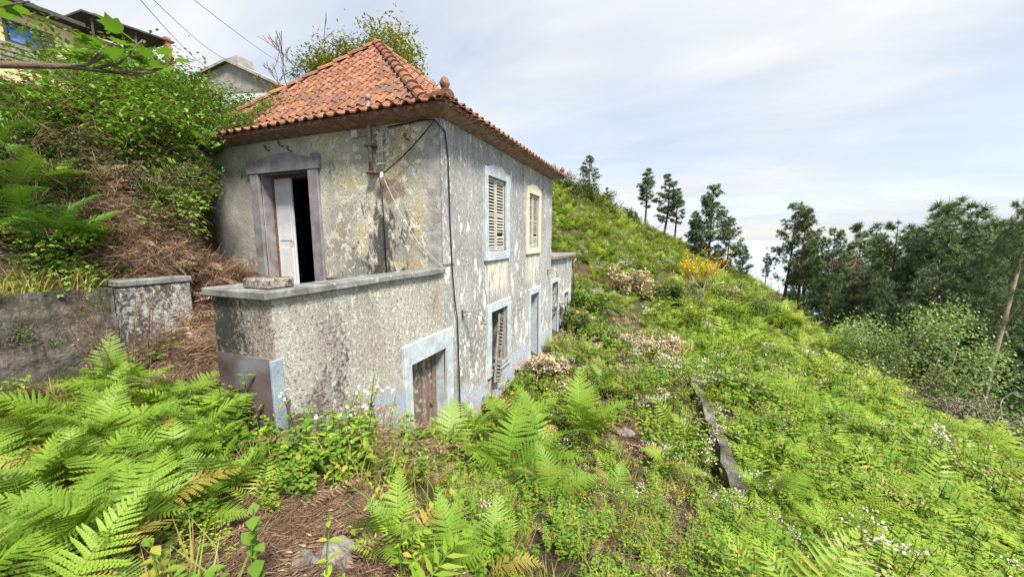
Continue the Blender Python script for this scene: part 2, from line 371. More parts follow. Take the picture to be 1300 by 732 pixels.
M_rust = plain('rust', (.17, .075, .05), .95, .4, 14); M_black = plain('black_cable', (.02, .02, .02), .6, .2, 5); M_pale = plain('pale_conduit', (.5, .47, .42), .7, .25, 20)
M_yellow = plain('cream_yellow_wall', (.62, .50, .28), .9, .08, 2); M_roofdk = plain('dark_roof', (.07, .065, .065), .9, .3, 6); M_greyroof = plain('grey_cement_roof', (.27, .255, .24), .95, .25, 1.5)
M_whitewall = plain('whitewash', (.60, .59, .57), .9, .2, 2); M_glass = plain('dark_glass', (.06, .08, .12), .15, .5, 1.4, .6, 0)
M_laundry = plain('blue_cloth', (.12, .2, .42), .9, .5, 5); M_brickred = plain('red_post', (.34, .14, .09), .9, .2, 8)
M_concrete = plain('weathered_concrete', (.22, .20, .185), .95, .35, 7, .1, .8)
M_bark = plain('pine_bark', (.12, .085, .065), .95, .4, 14, .1, 1.0); M_barkpale = plain('pale_bark', (.22, .18, .14), .95, .3, 9, .1, .8); M_barkdead = plain('dead_wood', (.36, .29, .215), .95, .3, 12, .1, .6)
M_twig = plain('brown_twig', (.14, .09, .06), .9, .4, 20, .1, .2)
L_fern = leafm('fern_leaf', (.10, .21, .016), (.25, .37, .04), None, .3)
L_fernd = leafm('fern_leaf_deep', (.075, .18, .022), (.15, .28, .035), None, .3)
L_hill = leafm('hill_leaf', (.14, .26, .018), (.33, .44, .045), (.38, .32, .06), .34, patch=.35)
L_herb = leafm('herb_leaf', (.08, .175, .018), (.22, .34, .04), (.28, .28, .04), .3)
L_bright = leafm('bright_leaf', (.10, .22, .02), (.18, .34, .035), None, .38)
L_bramble = leafm('bramble_leaf', (.07, .165, .022), (.20, .34, .045), (.17, .085, .035), .3)
L_grass = leafm('grass_blade', (.16, .23, .035), (.34, .33, .08), (.32, .2, .07), .3)
L_dry = leafm('dry_bracken', (.12, .07, .045), (.29, .185, .115), (.40, .31, .21), .15, .8)
L_tan = leafm('tan_seedhead', (.32, .25, .13), (.50, .42, .27), (.23, .15, .08), .2, .8)
L_flower = leafm('white_flower', (.48, .44, .38), (.70, .66, .60), (.6, .45, .42), .2, .8)
L_yellow = leafm('gorse_flower', (.55, .36, .01), (.75, .50, .02), None, .2, .7)
L_olive = leafm('gorse_leaf', (.10, .14, .02), (.24, .27, .03), (.42, .36, .04), .2)
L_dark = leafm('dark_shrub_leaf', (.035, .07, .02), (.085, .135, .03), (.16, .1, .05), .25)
L_pine = leafm('pine_needle', (.07, .115, .05), (.15, .205, .09), None, .12, .6)
L_pineb = leafm('pine_needle_light', (.09, .135, .055), (.18, .235, .095), None, .12, .6)
L_candle = leafm('pine_candle', (.12, .12, .06), (.20, .18, .09), None, .05, .7)
L_pale = leafm('pale_shrub_leaf', (.14, .23, .06), (.27, .36, .12), None, .3)

# ------------------------------------------------------------------ terrain
HX0, HX1, HY0, HY1 = -10.3, -3.0, 4.77, 10.85
PY = 2.05                                                    # pier end of the terrace wall
CP = np.array([(0, 0, -1.65), (0, -4, -1.6), (-3, 0, -1.6), (-3, -4, -1.5), (-1.6, 1.2, -1.68), (-4.8, .5, -1.55), (-4.6, 2, -1.5), (-3.9, 2, -1.5), (-3, 1.8, -1.75),
 (-2.4, 2.2, -1.95), (-2.6, 2.9, -2.4), (-2.4, 3.8, -3.0), (-2.6, 5, -3.4), (-2.8, 7, -3.4), (-2.8, 10.5, -3.35), (-2.8, 14, -3.0), (-1.2, 8.6, -3.35), (-.4, 6, -3.4), (-.2, 4.6, -3.2),
 (0, 3, -2.55), (.2, 1.6, -1.95), (1, 5.3, -3.35), (1, 8.6, -3.35), (1.5, 7, -3.55), (.5, 2.5, -2.35), (1.6, 1.4, -2.3), (3, 4.2, -3.5), (4.2, 5.7, -4.2), (4, 10, -4.35), (4, 0, -3.0), (2, -4, -2.2), (8, -4, -4.6), (7, 8, -5.2),
 (9.7, 14, -6.3), (7, 14, -5.3), (10.5, 26, -6.5), (11.7, 38, -6.4), (11, 59, -4.9), (3.8, 60, -1.3), (-1.6, 55, .9), (-8.5, 49, 5.2), (-10.3, 44, 5.7), (-3, 20, -1.6), (0, 20, -3.0), (0, 35, -.9), (-6, 30, 2.8),
 (4, 20, -4.3), (5, 35, -3.5), (-6, 16, -.4), (-10, 12, 2.0), (-10, 20, 3.2), (-12, 14, 3.2), (-26, 14, 6.8), (-26, 30, 8.0), (-12, 4, 3.2), (-12, -6, 3.2), (-26, -6, 6.8), (-60, 0, 14), (-60, 40, 15), (-120, 40, 25),
 (14, 14, -10), (16, 26, -11), (17, 38, -11), (18, 60, -10), (25, 20, -18), (30, 40, -20), (30, 70, -20), (14, 5, -7.5), (12, -4, -6.5), (20, -10, -12), (0, 80, -6), (-10, 80, 2.5), (11, 80, -11), (-20, 60, 10), (-30, 45, 11), (-30, 90, 7),
 (40, 110, -34), (60, 40, -42), (60, -30, -36), (100, 40, -75), (100, 160, -75), (0, 160, -40), (-60, 160, -5), (-120, 160, 5), (0, -60, -1), (100, -60, -70), (-60, -60, 14), (-120, -60, 25)], float)
def _phi(a, b):
    d = np.sqrt(((a[:, None, :2] - b[None, :, :2]) ** 2).sum(2) + .15); return d
A = np.block([[_phi(CP, CP) , np.ones((len(CP), 1)), CP[:, :2]], [np.ones((1, len(CP))), np.zeros((1, 3))], [CP[:, :2].T, np.zeros((2, 3))]])
WT = np.linalg.solve(A, np.concatenate([CP[:, 2], np.zeros(3)]))
def sstep(a, b, x): t = np.clip((x - a) / (b - a), 0, 1); return t * t * (3 - 2 * t)
def xedge(y): return np.interp(y, [-50, 2.75, 4.6, 4.9], [-5.5, -5.5, -8.15, -8.25])
def H(x, y):
    x = np.atleast_1d(np.asarray(x, float)); y = np.atleast_1d(np.asarray(y, float)); o = np.empty(len(x))
    for i in range(0, len(x), 20000):
        q = np.stack([x[i:i + 20000], y[i:i + 20000]], 1)
        o[i:i + 20000] = _phi(q, CP) @ WT[:len(CP)] + WT[len(CP)] + q @ WT[len(CP) + 1:]
    bank = np.interp(-x, [5.4, 6.3, 8.5, 12, 26, 60, 120], [-.55, .25, 1.65, 2.7, 6.2, 13.5, 25])
    wb = sstep(-.10, .10, xedge(y) - x) * sstep(13.5, 10.6, y)
    o = o * (1 - wb) + bank * wb
    inside = ((x > HX0 + .2) & (x < HX1 - .2) & (y > HY0 - .1) & (y < 13.7) & ((y < HY1) | (x > -6))) | ((x > xedge(y) + .1) & (x < HX1 - .2) & (y > PY + .25) & (y < HY0 + .2))
    return np.where(inside, -3.75, o)
def h1(x, y): return float(H([x], [y])[0])
def ground_at(px, py):
    r = ray(px, py); t = np.geomspace(.8, 90, 900); P = r[None] * t[:, None]
    d = P[:, 2] - H(P[:, 0], P[:, 1]); i = np.argmax(d < 0)
    return P[i] if d[i] < 0 else P[-1]
def axis(*segs):
    o = []
    for a, b, st in segs: o += list(np.arange(a, b, st))
    return np.array(o + [segs[-1][1]])
gx = axis((-120, -30, 6), (-30, -12, 1.0), (-12, -7.6, .3), (-7.6, 4, .11), (4, 20, .35), (20, 40, 1.2), (40, 110, 6))
gy = axis((-60, -8, 5), (-8, 0, .7), (0, 6, .11), (6, 15, .22), (15, 40, .6), (40, 80, 1.2), (80, 160, 6))
XX, YY = np.meshgrid(gx, gy); ZZ = H(XX.ravel(), YY.ravel()).reshape(XX.shape)
far = np.clip(np.hypot(XX, YY) / 14, .25, 1.3)
for j in range(ZZ.shape[0]):
    for i in range(ZZ.shape[1]):
        x, y = XX[j, i], YY[j, i]
        ZZ[j, i] += far[j, i] * (.10 * mnoise.noise((x * .45, y * .45, 3)) + .05 * mnoise.noise((x * 1.7, y * 1.7, 9)))
nxg, nyg = len(gx), len(gy)
GV = np.stack([XX.ravel(), YY.ravel(), ZZ.ravel()], 1)
ii, jj = np.meshgrid(np.arange(nxg - 1), np.arange(nyg - 1)); b0 = (jj * nxg + ii).ravel()
GF = np.stack([b0, b0 + 1, b0 + nxg + 1, b0 + nxg], 1)
tag(link('ground', mesh('ground', GV, GF, M_soil, smooth=True)), kind='structure')
sv = [(-30000, -30000, -76), (30000, -30000, -76), (30000, 30000, -76), (-30000, 30000, -76)]
tag(link('sea', mesh('sea', sv, [(0, 1, 2, 3)], M_sea)), kind='structure')

# ------------------------------------------------------------------ the abandoned house
def wall_mesh(axis_, at, back, u0, u1, z0, z1, holes, mat, name, parent, seed=1):
    """wall panel with real openings; axis_ 'x': plane x=at, u=y ; axis_ 'y': plane y=at, u=x"""
    us = sorted({u0, u1, *[h[0] for h in holes], *[h[1] for h in holes]}); zs = sorted({z0, z1, *[h[2] for h in holes], *[h[3] for h in holes]})
    def sub(a):
        o = []
        for p, q in zip(a[:-1], a[1:]):
            k = max(1, int((q - p) / .22)); o += [p + (q - p) * i / k for i in range(k)]
        return o + [a[-1]]
    us, zs = sub(us), sub(zs); b = MB(); at0 = at
    def wob(d, u, z): return d + (.016 * mnoise.noise((u * .9, z * .9, seed * 7.1 + d)) + .006 * mnoise.noise((u * 3, z * 3, seed)) if d == at0 else 0)
    pt = (lambda d, u, z: (wob(d, u, z), u, z)) if axis_ == 'x' else (lambda d, u, z: (u, wob(d, u, z), z))
    hole = lambda u, z: any(h[0] < u < h[1] and h[2] < z < h[3] for h in holes)
    nu, nzz = len(us) - 1, len(zs) - 1
    solid = [[not hole((us[i] + us[i + 1]) / 2, (zs[j] + zs[j + 1]) / 2) for j in range(nzz)] for i in range(nu)]
    for i in range(nu):
        for j in range(nzz):
            if not solid[i][j]: continue
            a, c, e, f = us[i], us[i + 1], zs[j], zs[j + 1]
            b.add([pt(at, a, e), pt(at, c, e), pt(at, c, f), pt(at, a, f)], [(0, 1, 2, 3)])
            b.add([pt(back, a, e), pt(back, c, e), pt(back, c, f), pt(back, a, f)], [(3, 2, 1, 0)])
            for di, dj, q in ((-1, 0, (a, e, a, f)), (1, 0, (c, e, c, f)), (0, -1, (a, e, c, e)), (0, 1, (a, f, c, f))):
                k, l = i + di, j + dj
                if 0 <= k < nu and 0 <= l < nzz and solid[k][l]: continue
                b.add([pt(at, q[0], q[1]), pt(at, q[2], q[3]), pt(back, q[2], q[3]), pt(back, q[0], q[1])], [(0, 1, 2, 3)])
    return b.build(name, mat, parent)

house = empty('abandoned_house', (-6.6, 7.8, -3.6), 'derelict two-storey house with grey peeling plaster and terracotta tiled pyramid roof', 'house')
ZB, ZT = -3.8, 1.76
W1 = (6.30, 7.20, -.23, 1.18); W2 = (8.65, 9.50, -.20, 1.13); W3 = (6.40, 7.26, -2.62, -1.42); D2 = (8.82, 9.55, -3.5, -1.42)
FD = (-6.87, -5.62, -1.1, 1.19)
wall_mesh('x', HX1, HX1 - .45, HY0 + .004, HY1 - .004, ZB, ZT, [W1, W2, W3, D2], M_long, 'wall', house)
wall_mesh('y', HY0, HY0 + .45, HX0 + .002, HX1 - .002, ZB, ZT, [FD], M_front, 'wall', house)
wall_mesh('x', HX0, HX0 + .45, HY0 + .004, HY1 - .004, ZB, ZT, [], M_long, 'wall', house)
wall_mesh('y', HY1, HY1 - .45, HX0 + .002, HX1 - .002, ZB, ZT, [], M_long, 'wall', house)
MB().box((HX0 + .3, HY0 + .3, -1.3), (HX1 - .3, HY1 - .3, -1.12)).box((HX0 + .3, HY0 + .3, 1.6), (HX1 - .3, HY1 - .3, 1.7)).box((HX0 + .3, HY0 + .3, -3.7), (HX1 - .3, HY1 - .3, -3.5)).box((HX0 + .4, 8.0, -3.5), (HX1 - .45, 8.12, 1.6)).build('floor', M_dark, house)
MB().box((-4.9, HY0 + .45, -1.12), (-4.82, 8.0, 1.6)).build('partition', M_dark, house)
# corner pilaster, long-wall side
MB().box((HX1 - .01, HY0 - .012, -.38), (HX1 + .02, HY0 + .30, 1.72), ch=.006).build('pilaster', M_long, house)

def surround_x(name, o, hole, mat, ped=0.0, sill=True, proud=.05, lab=None):
    """painted stone surround on the long wall; o = outer y0,y1,z0,z1"""
    y0, y1, z0, z1 = o; a, c, e, f = hole; b = MB(); x0, x1 = HX1 - .02, HX1 + proud
    b.box((x0, y0, z0 if sill else e), (x1, a, z1), ch=.008); b.box((x0, c, z0 if sill else e), (x1, y1, z1), ch=.008)
    if ped:
        yc = (y0 + y1) / 2; pr = [(a + .001, f), (c - .001, f), (c - .001, z1), (yc + .2, z1 + ped), (yc - .2, z1 + ped), (a + .001, z1)]
        n = len(pr); V = [(x1 - .004, p, q) for p, q in pr] + [(x0, p, q) for p, q in pr]
        b.add(V, [tuple(range(n))] + [(i, i + n, (i + 1) % n + n, (i + 1) % n) for i in range(n)])
    else: b.box((x0, a + .001, f), (x1 - .004, c - .001, z1), ch=.008)
    if sill: b.box((x0, a + .001, z0), (x1 - .003, c - .001, e), ch=.006)
    o_ = b.build(name, mat, house)
    # painted reveal
    r = MB(); t = .004
    r.box((HX1 - .30, a, e), (HX1 - .02, a + t, f)).box((HX1 - .30, c - t, e), (HX1 - .02, c, f)).box((HX1 - .30, a + t, f - t), (HX1 - .02, c - t, f))
    r.build('reveal', mat, house)
    if lab: o_['label'] = lab
    return o_
surround_x('window_surround', (6.17, 7.37, -.40, 1.33), W1, M_blue, .08)
surround_x('window_surround', (8.52, 9.62, -.36, 1.28), W2, M_cream, .08, lab='cream painted window surround')
surround_x('window_surround', (6.25, 7.41, -2.72, -1.25), W3, M_blue)
surround_x('door_surround', (8.69, 9.68, -3.6, -1.26), D2, M_blue, sill=False)

def shutter(y0, y1, z0, z1, x, mat, n, M=None, seed=0, skip=()):
    rs = rt(seed); b = MB(); st = .055
    b.box((-.018, 0, 0), (.018, st, z1 - z0), ch=.004).box((-.018, y1 - y0 - st, 0), (.018, y1 - y0, z1 - z0), ch=.004)
    for z in (0, (z1 - z0) * .47, z1 - z0 - st): b.box((-.016, st, z), (.016, y1 - y0 - st, z + st), ch=.004)
    me = b.mesh('shutter', mat); o = link('shutter', me, house)
    T = Matrix.Translation(Vector((x, y0, z0)) - WL[house.name])
    o.matrix_basis = T if M is None else Matrix.Translation(-WL[house.name]) @ M
    sb = MB().box((-.004, 0, -.026), (.004, y1 - y0 - 2 * st - .004, .026)); sm = sb.mesh('slat', mat)
    for i in range(n):
        if i in skip: continue
        s = bpy.data.objects.new('slat', sm); COL.objects.link(s); s.parent = o
        z = st + .03 + (z1 - z0 - 2 * st - .05) * i / (n - 1)
        if abs(z - (z1 - z0) * .47 - st / 2) < .035: z += .04
        s.location = (rs.uniform(-.003, .003), st + .002, z); s.rotation_euler = (rs.uniform(-.012, .012) * (3 if mat == M_slatold else 1), math.radians(-42) + rs.uniform(-.12, .12), 0)
    return o
def pair(Wn, x, mat, n, seed):
    m = (Wn[0] + Wn[1]) / 2
    shutter(Wn[0] + .008, m - .004, Wn[2] + .01, Wn[3] - .01, x, mat, n, seed=seed); shutter(m + .004, Wn[1] - .008, Wn[2] + .01, Wn[3] - .01, x, mat, n, seed=seed + 1, skip=(4,))
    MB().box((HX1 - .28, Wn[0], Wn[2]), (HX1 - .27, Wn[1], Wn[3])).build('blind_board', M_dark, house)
pair(W1, HX1 - .03, M_slat, 22, 3); pair(W2, HX1 - .03, M_slat, 22, 5)
# lower window: one leaf half closed, the other hanging off its hinge
shutter(W3[0] + .01, W3[0] + .42, W3[2] + .01, W3[3] - .01, HX1 - .14, M_slatold, 18, seed=8, skip=(2, 3, 9, 14))
MH = Matrix.Translation((HX1 + .13, 6.32, -2.80)) @ Matrix.Rotation(math.radians(-20), 4, 'X') @ Matrix.Rotation(math.radians(-4), 4, 'Y') @ Matrix.Rotation(math.radians(6), 4, 'Z')
hs = shutter(0, .38, 0, 1.38, 0, M_slatold, 18, M=MH, seed=9, skip=(6, 7)); hs['label'] = 'broken grey shutter hanging askew from the lower window'
MB().box((HX1 - .10, W3[1] - .08, W3[2]), (HX1 - .02, W3[1] - .01, W3[3]), ch=.006).box((HX1 - .12, W3[0], W3[2] - .02), (HX1 + .06, W3[1], W3[2] + .02), ch=.006).build('window_frame', M_slatold, house)
# lower doorway D2: bare door standing ajar inside
dd = MB().box((HX1 - .34, D2[0] + .02, -3.5), (HX1 - .30, D2[1] - .12, D2[3] - .02), ch=.005).build('door_leaf', M_plank, house)

# front doorway on the terrace
b = MB(); y0, y1 = HY0 - .055, HY0 + .02; zo = 1.40
b.box((-7.09, y0, -1.1), (FD[0], y1, 1.19), ch=.01).box((FD[1], y0, -1.1), (-5.39, y1, 1.19), ch=.01)
pr = [(-7.13, 1.19), (-5.35, 1.19), (-5.33, 1.28), (-5.35, 1.44), (-5.50, 1.44), (-5.52, 1.38), (-6.06, 1.50), (-6.42, 1.50), (-6.96, 1.38), (-6.98, 1.44), (-7.13, 1.44), (-7.15, 1.28)]
n = len(pr); b.add([(p, y0 - .012, q) for p, q in pr] + [(p, y1, q) for p, q in pr], [tuple(range(n))] + [(i, (i + 1) % n, (i + 1) % n + n, i + n) for i in range(n)])
b.build('door_surround', M_greytrim, house)
b = MB().box((FD[0], HY0 + .02, -1.1), (FD[0] + .005, HY0 + .44, 1.19)).box((FD[1] - .005, HY0 + .02, -1.1), (FD[1], HY0 + .44, 1.19)).box((FD[0] + .005, HY0 + .02, 1.185), (FD[1] - .005, HY0 + .44, 1.19))
b.build('reveal', M_greytrim, house)
lf = MB().box((FD[0] + .03, HY0 + .23, -1.09), (FD[0] + .47, HY0 + .27, 1.17), ch=.005).build('door_leaf', M_white, house)
b = MB()
for z0_, z1_ in ((-1.0, -.15), (-.02, .62), (.75, 1.1)): b.box((FD[0] + .09, HY0 + .222, z0_), (FD[0] + .41, HY0 + .232, z1_), ch=.004)
b.build('panel', M_white, lf)
MB().tube([(FD[0] + .44, HY0 + .225, -.05), (FD[0] + .44, HY0 + .19, -.05), (FD[0] + .39, HY0 + .19, -.05)], .007).build('handle', M_metal, lf)
MB().box((FD[0], HY0 + .20, -1.1), (FD[0] + .03, HY0 + .44, 1.18)).box((FD[1] - .03, HY0 + .20, -1.1), (FD[1] - .006, HY0 + .44, 1.18)).box((FD[0] + .03, HY0 + .20, 1.13), (FD[1] - .03, HY0 + .44, 1.18)).build('door_frame', M_rust, house)
MB().box((HX0 + 1.5, HY0 - .012, -1.1), (-7.095, HY0 + .01, -.62)).box((-5.385, HY0 - .012, -1.1), (HX1 - .02, HY0 + .01, -.66)).build('skirting', M_maroon, house)

# --- roof
EO = .31; EX1, EX0, EY0, EY1 = HX1 + EO, HX0 - EO + .04, HY0 - EO, HY1 + EO
AX, AY = (EX0 + EX1) / 2, (EY0 + EY1) / 2; ZE, ZA = 1.83, 4.72
_u = np.linspace(-.3, 1.3, 321); _g = np.interp(_u, [-.3, 0, .2, 1, 1.3], [-.13, 0, .085, 1, 1.343]); _k = np.ones(17) / 17; _g = np.convolve(np.pad(_g, 8, 'edge'), _k, 'valid')
def zp(u): return ZE + (ZA - ZE) * np.interp(u, _u, _g)
RX, RY = (EX1 - EX0) / 2, (EY1 - EY0) / 2
def tile_template():
    """pan-and-roll tile: x across 0..1, y along 0..1 (scaled later), z up"""
    wT, lT = .21, .42
    prof = [(0, .012), (.045, .004), (.115, .004), (.13, .022), (.155, .045), (.185, .052), (.215, .045), (.24, .018)]
    prof = [(x * .895, z * .95) for x, z in prof]; V = []; F = []; n = len(prof)
    for y, dz in ((0, .022), (lT, 0.0)):
        for x, z in prof: V.append((x, y, z + dz))
    for x, z in prof: V.append((x, 0, z + .022 - .016))
    for i in range(n - 1): F.append((i, i + 1, n + i + 1, n + i)); F.append((2 * n + i, 2 * n + i + 1, i + 1, i))
    return V, F, wT, lT
TV, TF, TW, TL = tile_template()
tile_me = mesh('tile', TV, TF, M_tile)
roof_b = MB()
NU = 14
for sx, sy in ((1, 0), (0, -1), (-1, 0), (0, 1)):
    for k in range(NU):
        q = []
        for u, s in ((k / NU, -1), (k / NU, 1), ((k + 1) / NU, 1), ((k + 1) / NU, -1)):
            if sx: q.append((AX + sx * RX * (1 - u), AY + s * sx * RY * (1 - u), zp(u) - .012))
            else: q.append((AX - s * sy * RX * (1 - u), AY + sy * RY * (1 - u), zp(u) - .012))
        roof_b.add(q, [(0, 1, 2, 3)])
roof = roof_b.build('roof', M_soffit, house)
def slope_rows(L):
    """u values of the tile rows for a slope of horizontal run L"""
    us = np.linspace(0, 1, 400); x = us * L; z = zp(us); s = np.concatenate([[0], np.cumsum(np.hypot(np.diff(x), np.diff(z)))])
    rows = np.arange(-.03, s[-1] - .1, .345); return [float(np.interp(r, s, us)) if r >= 0 else -.01 for r in rows]
stuff_tiles = MB()
def clip_poly(poly, o, nrm):
    """part of the polygon on the side where (p - o) . nrm <= 0"""
    out = []
    for i, p in enumerate(poly):
        q = poly[(i + 1) % len(poly)]; dp, dq = (p - o).dot(nrm), (q - o).dot(nrm)
        if dp <= 0: out.append(p)
        if (dp < 0 < dq) or (dq < 0 < dp): out.append(p.lerp(q, dp / (dp - dq)))
    return out
def tile_slope(nx, ny, L, half, objs):
    """nx,ny outward direction; L run; half half-length of the eave"""
    tx, ty = -ny, nx                                          # along the eave, left to right seen from outside
    rows = slope_rows(L); cnt = 0; apex = Vector((AX, AY, 0))
    hips = [Vector((tx * L * s_ - nx * half, ty * L * s_ - ny * half, 0)).normalized() for s_ in (1, -1)]
    for r, u in enumerate(rows):
        sl = math.atan2(zp(u + .05) - zp(u), .05 * L); hw = half * (1 - max(u, 0)); hw2 = half * max(0, 1 - u - .42 * math.cos(sl) / L)
        kN = int(hw / TW) + 2
        for i in range(-kN, kN + 1):
            a = i * TW
            if a > hw or a + TW < -hw: continue
            jt = random.uniform(-.010, .010)
            P = Vector((AX + nx * L * (1 - u) + tx * a, AY + ny * L * (1 - u) + ty * a, float(zp(u)) + .012))
            ex = Vector((tx, ty, 0)); ey = Vector((-nx * math.cos(sl), -ny * math.cos(sl), math.sin(sl))); ez = ex.cross(ey)
            M = Matrix((ex, ey, ez)).transposed().to_4x4(); M.translation = P + ey * jt
            M = M @ Matrix.Rotation(random.uniform(-.018, .018), 4, 'Z') @ Matrix.Rotation(random.uniform(-.012, .012), 4, 'X')
            me = tile_me; WV = [M @ Vector(v) for v in TV]; isobj = objs == 'all' or (objs == 'eave' and r < 1); polys = None
            if a + TW > hw2 - .03 or a < -hw2 + .03:          # cut along the hip
                polys = []
                for f in TF:
                    q = [WV[k] for k in f]
                    for hn in hips: q = clip_poly(q, apex, hn) if len(q) > 2 else q
                    if len(q) > 2: polys.append(q)
                if len(polys) < 4: continue
                b_ = MB()
                for q in polys: b_.add(q, [tuple(range(len(q)))])
                if not isobj: stuff_tiles.V, stuff_tiles.F = stuff_tiles.V, stuff_tiles.F; stuff_tiles.add(b_.V, b_.F); continue
                o = bpy.data.objects.new('tile', b_.mesh('tile', M_tile)); COL.objects.link(o); o.parent = roof; cnt += 1; continue
            if isobj:
                o = bpy.data.objects.new('tile', tile_me); COL.objects.link(o); o.parent = roof; o.matrix_basis = M; cnt += 1
            else: stuff_tiles.add(WV, TF)
    return cnt
c1 = tile_slope(0, -1, RY, RX, 'all'); c2 = tile_slope(1, 0, RX, RY, 'eave'); tile_slope(-1, 0, RX, RY, ''); tile_slope(0, 1, RY, RX, '')
tag(stuff_tiles.build('tile_covering', M_tile, roof), kind='stuff')
print('tiles', c1, c2)
hb = MB(); hv = []
nA = 8
for y, rad, dz in ((0, .115, .03), (.46, .095, 0)):
    for k in range(nA): t = math.pi * k / (nA - 1); hv.append((math.cos(t) * rad, y, math.sin(t) * rad * .9 + dz))
hf = [(k, k + 1, nA + k + 1, nA + k) for k in range(nA - 1)]
hf += [tuple(range(nA))]
hip_me = mesh('hip_tile', hv, hf, M_tile)
for sx, sy in ((1, -1), (-1, -1), (1, 1), (-1, 1)):
    us = np.linspace(0.0, 1, 300); pts = np.stack([AX + sx * RX * (1 - us), AY + sy * RY * (1 - us), zp(us)], 1)
    s = np.concatenate([[0], np.cumsum(np.linalg.norm(np.diff(pts, axis=0), axis=1))])
    for d in np.arange(.02, s[-1] - .2, .40):
        p, q = [Vector([np.interp(x, s, pts[:, c]) for c in range(3)]) for x in (d, min(d + .4, s[-1]))]
        ey = (q - p).normalized(); ex = ey.cross(Vector((0, 0, 1))).normalized(); ez = ex.cross(ey)
        M = Matrix((ex, ey, ez)).transposed().to_4x4(); M.translation = p + ez * .015
        o = bpy.data.objects.new('hip_tile', hip_me); COL.objects.link(o); o.parent = roof; o.matrix_basis = M @ Matrix.Rotation(random.uniform(-.03, .03), 4, 'Z')
MB().tube([(AX, AY, ZA - .02), (AX, AY, ZA + .06), (AX, AY, ZA + .1)], [.17, .14, .04], 10).build('apex_cap', M_tile, roof)
# sloping boarded eave and a course of tile ends
b = MB(); t = .385
i0, i1, j0, j1 = HX0 + .01, HX1 - .01, HY0 + .01, HY1 - .01; e0, e1, f0, f1 = EX0 + .02, EX1 - .02, EY0 + .02, EY1 - .02; zi, ze_ = 1.735, 1.80
b.add([(i0, j0, zi), (i1, j0, zi), (i1, j1, zi), (i0, j1, zi), (e0, f0, ze_), (e1, f0, ze_), (e1, f1, ze_), (e0, f1, ze_), (e0, f0, ze_ + .05), (e1, f0, ze_ + .05), (e1, f1, ze_ + .05), (e0, f1, ze_ + .05)],
      [(0, 1, 5, 4), (1, 2, 6, 5), (2, 3, 7, 6), (3, 0, 4, 7), (4, 5, 9, 8), (5, 6, 10, 9), (6, 7, 11, 10), (7, 4, 8, 11)])
b.build('soffit', M_soffit, house)
cap = MB()
def ends(p0, p1, nout, z, rad, out):
    p0, p1, nout = Vector(p0), Vector(p1), Vector(nout); k = int((p1 - p0).length / (rad * 2.3))
    for i in range(k):
        c = p0.lerp(p1, (i + .5) / k); d = (p1 - p0).normalized(); V = []; n = 6
        for y, r in ((out, rad), (-.10, rad * .9)):
            for j in range(n): a = math.pi * j / (n - 1); V.append(c + nout * (y + random.uniform(-.008, .008)) + d * math.cos(a) * r + Vector((0, 0, z + math.sin(a) * r * .8)))
        cap.add(V, [(j, j + 1, n + j + 1, n + j) for j in range(n - 1)] + [tuple(range(n))])
for z, o_, r in ((1.79, .305, .052),):
    ends((HX0, HY0, 0), (HX1 + o_ - .04, HY0, 0), (0, -1, 0), z, r, o_); ends((HX1, HY0 - o_ + .04, 0), (HX1, HY1 + o_ - .04, 0), (1, 0, 0), z, r, o_)
tag(cap.build('eave_tile_ends', M_tile, roof), kind='stuff')
# terracotta corner finials: small busts
def bust(loc, rz, sc, head=True):
    b = MB(); n = 14
    prof = [(.07, 0), (.072, .03), (.10, .055), (.118, .085), (.098, .12), (.048, .142), (.036, .16), (.04, .18)]
    V = []; F = []
    for r, z in prof:
        for j in range(n): a = 2 * math.pi * j / n; V.append((r * math.cos(a) * 1.1, r * math.sin(a) * .85, z))
    for i in range(len(prof) - 1):
        for j in range(n): F.append((i * n + j, i * n + (j + 1) % n, (i + 1) * n + (j + 1) % n, (i + 1) * n + j))
    b.add(V, F); V = []; F = []; m = 12
    for i in range(m + 1):
        ph = math.pi * i / m
        for j in range(n * 2):
            a = math.pi * j / n; x, y, z = math.sin(ph) * math.cos(a), math.sin(ph) * math.sin(a), -math.cos(ph)
            r = 1.0
            if y < 0:
                r += .22 * math.exp(-((x / .16) ** 2 + ((z + .05) / .22) ** 2)) - .12 * math.exp(-(((abs(x) - .38) / .16) ** 2 + ((z - .15) / .13) ** 2)) - .06 * math.exp(-((x / .3) ** 2 + ((z + .5) / .07) ** 2))
            r += .16 * math.exp(-(((abs(x) - .95) / .12) ** 2 + (z / .22) ** 2))
            V.append((x * r * .068, y * r * .078, .245 + z * .092))
    for i in range(m):
        for j in range(2 * n): F.append((i * 2 * n + j, i * 2 * n + (j + 1) % (2 * n), (i + 1) * 2 * n + (j + 1) % (2 * n), (i + 1) * 2 * n + j))
    b.add(V, F); o = b.build('finial', M_tile, roof, True); o.location = loc; o.rotation_euler = (0, 0, rz); o.scale = (sc,) * 3; return o
bust((EX1 - .07, EY0 + .07, 1.845), math.radians(20), .92)['label'] = 'terracotta head finial on the roof corner'
bust((EX1 - .07, EY1 - .07, 1.845), math.radians(90), .85)

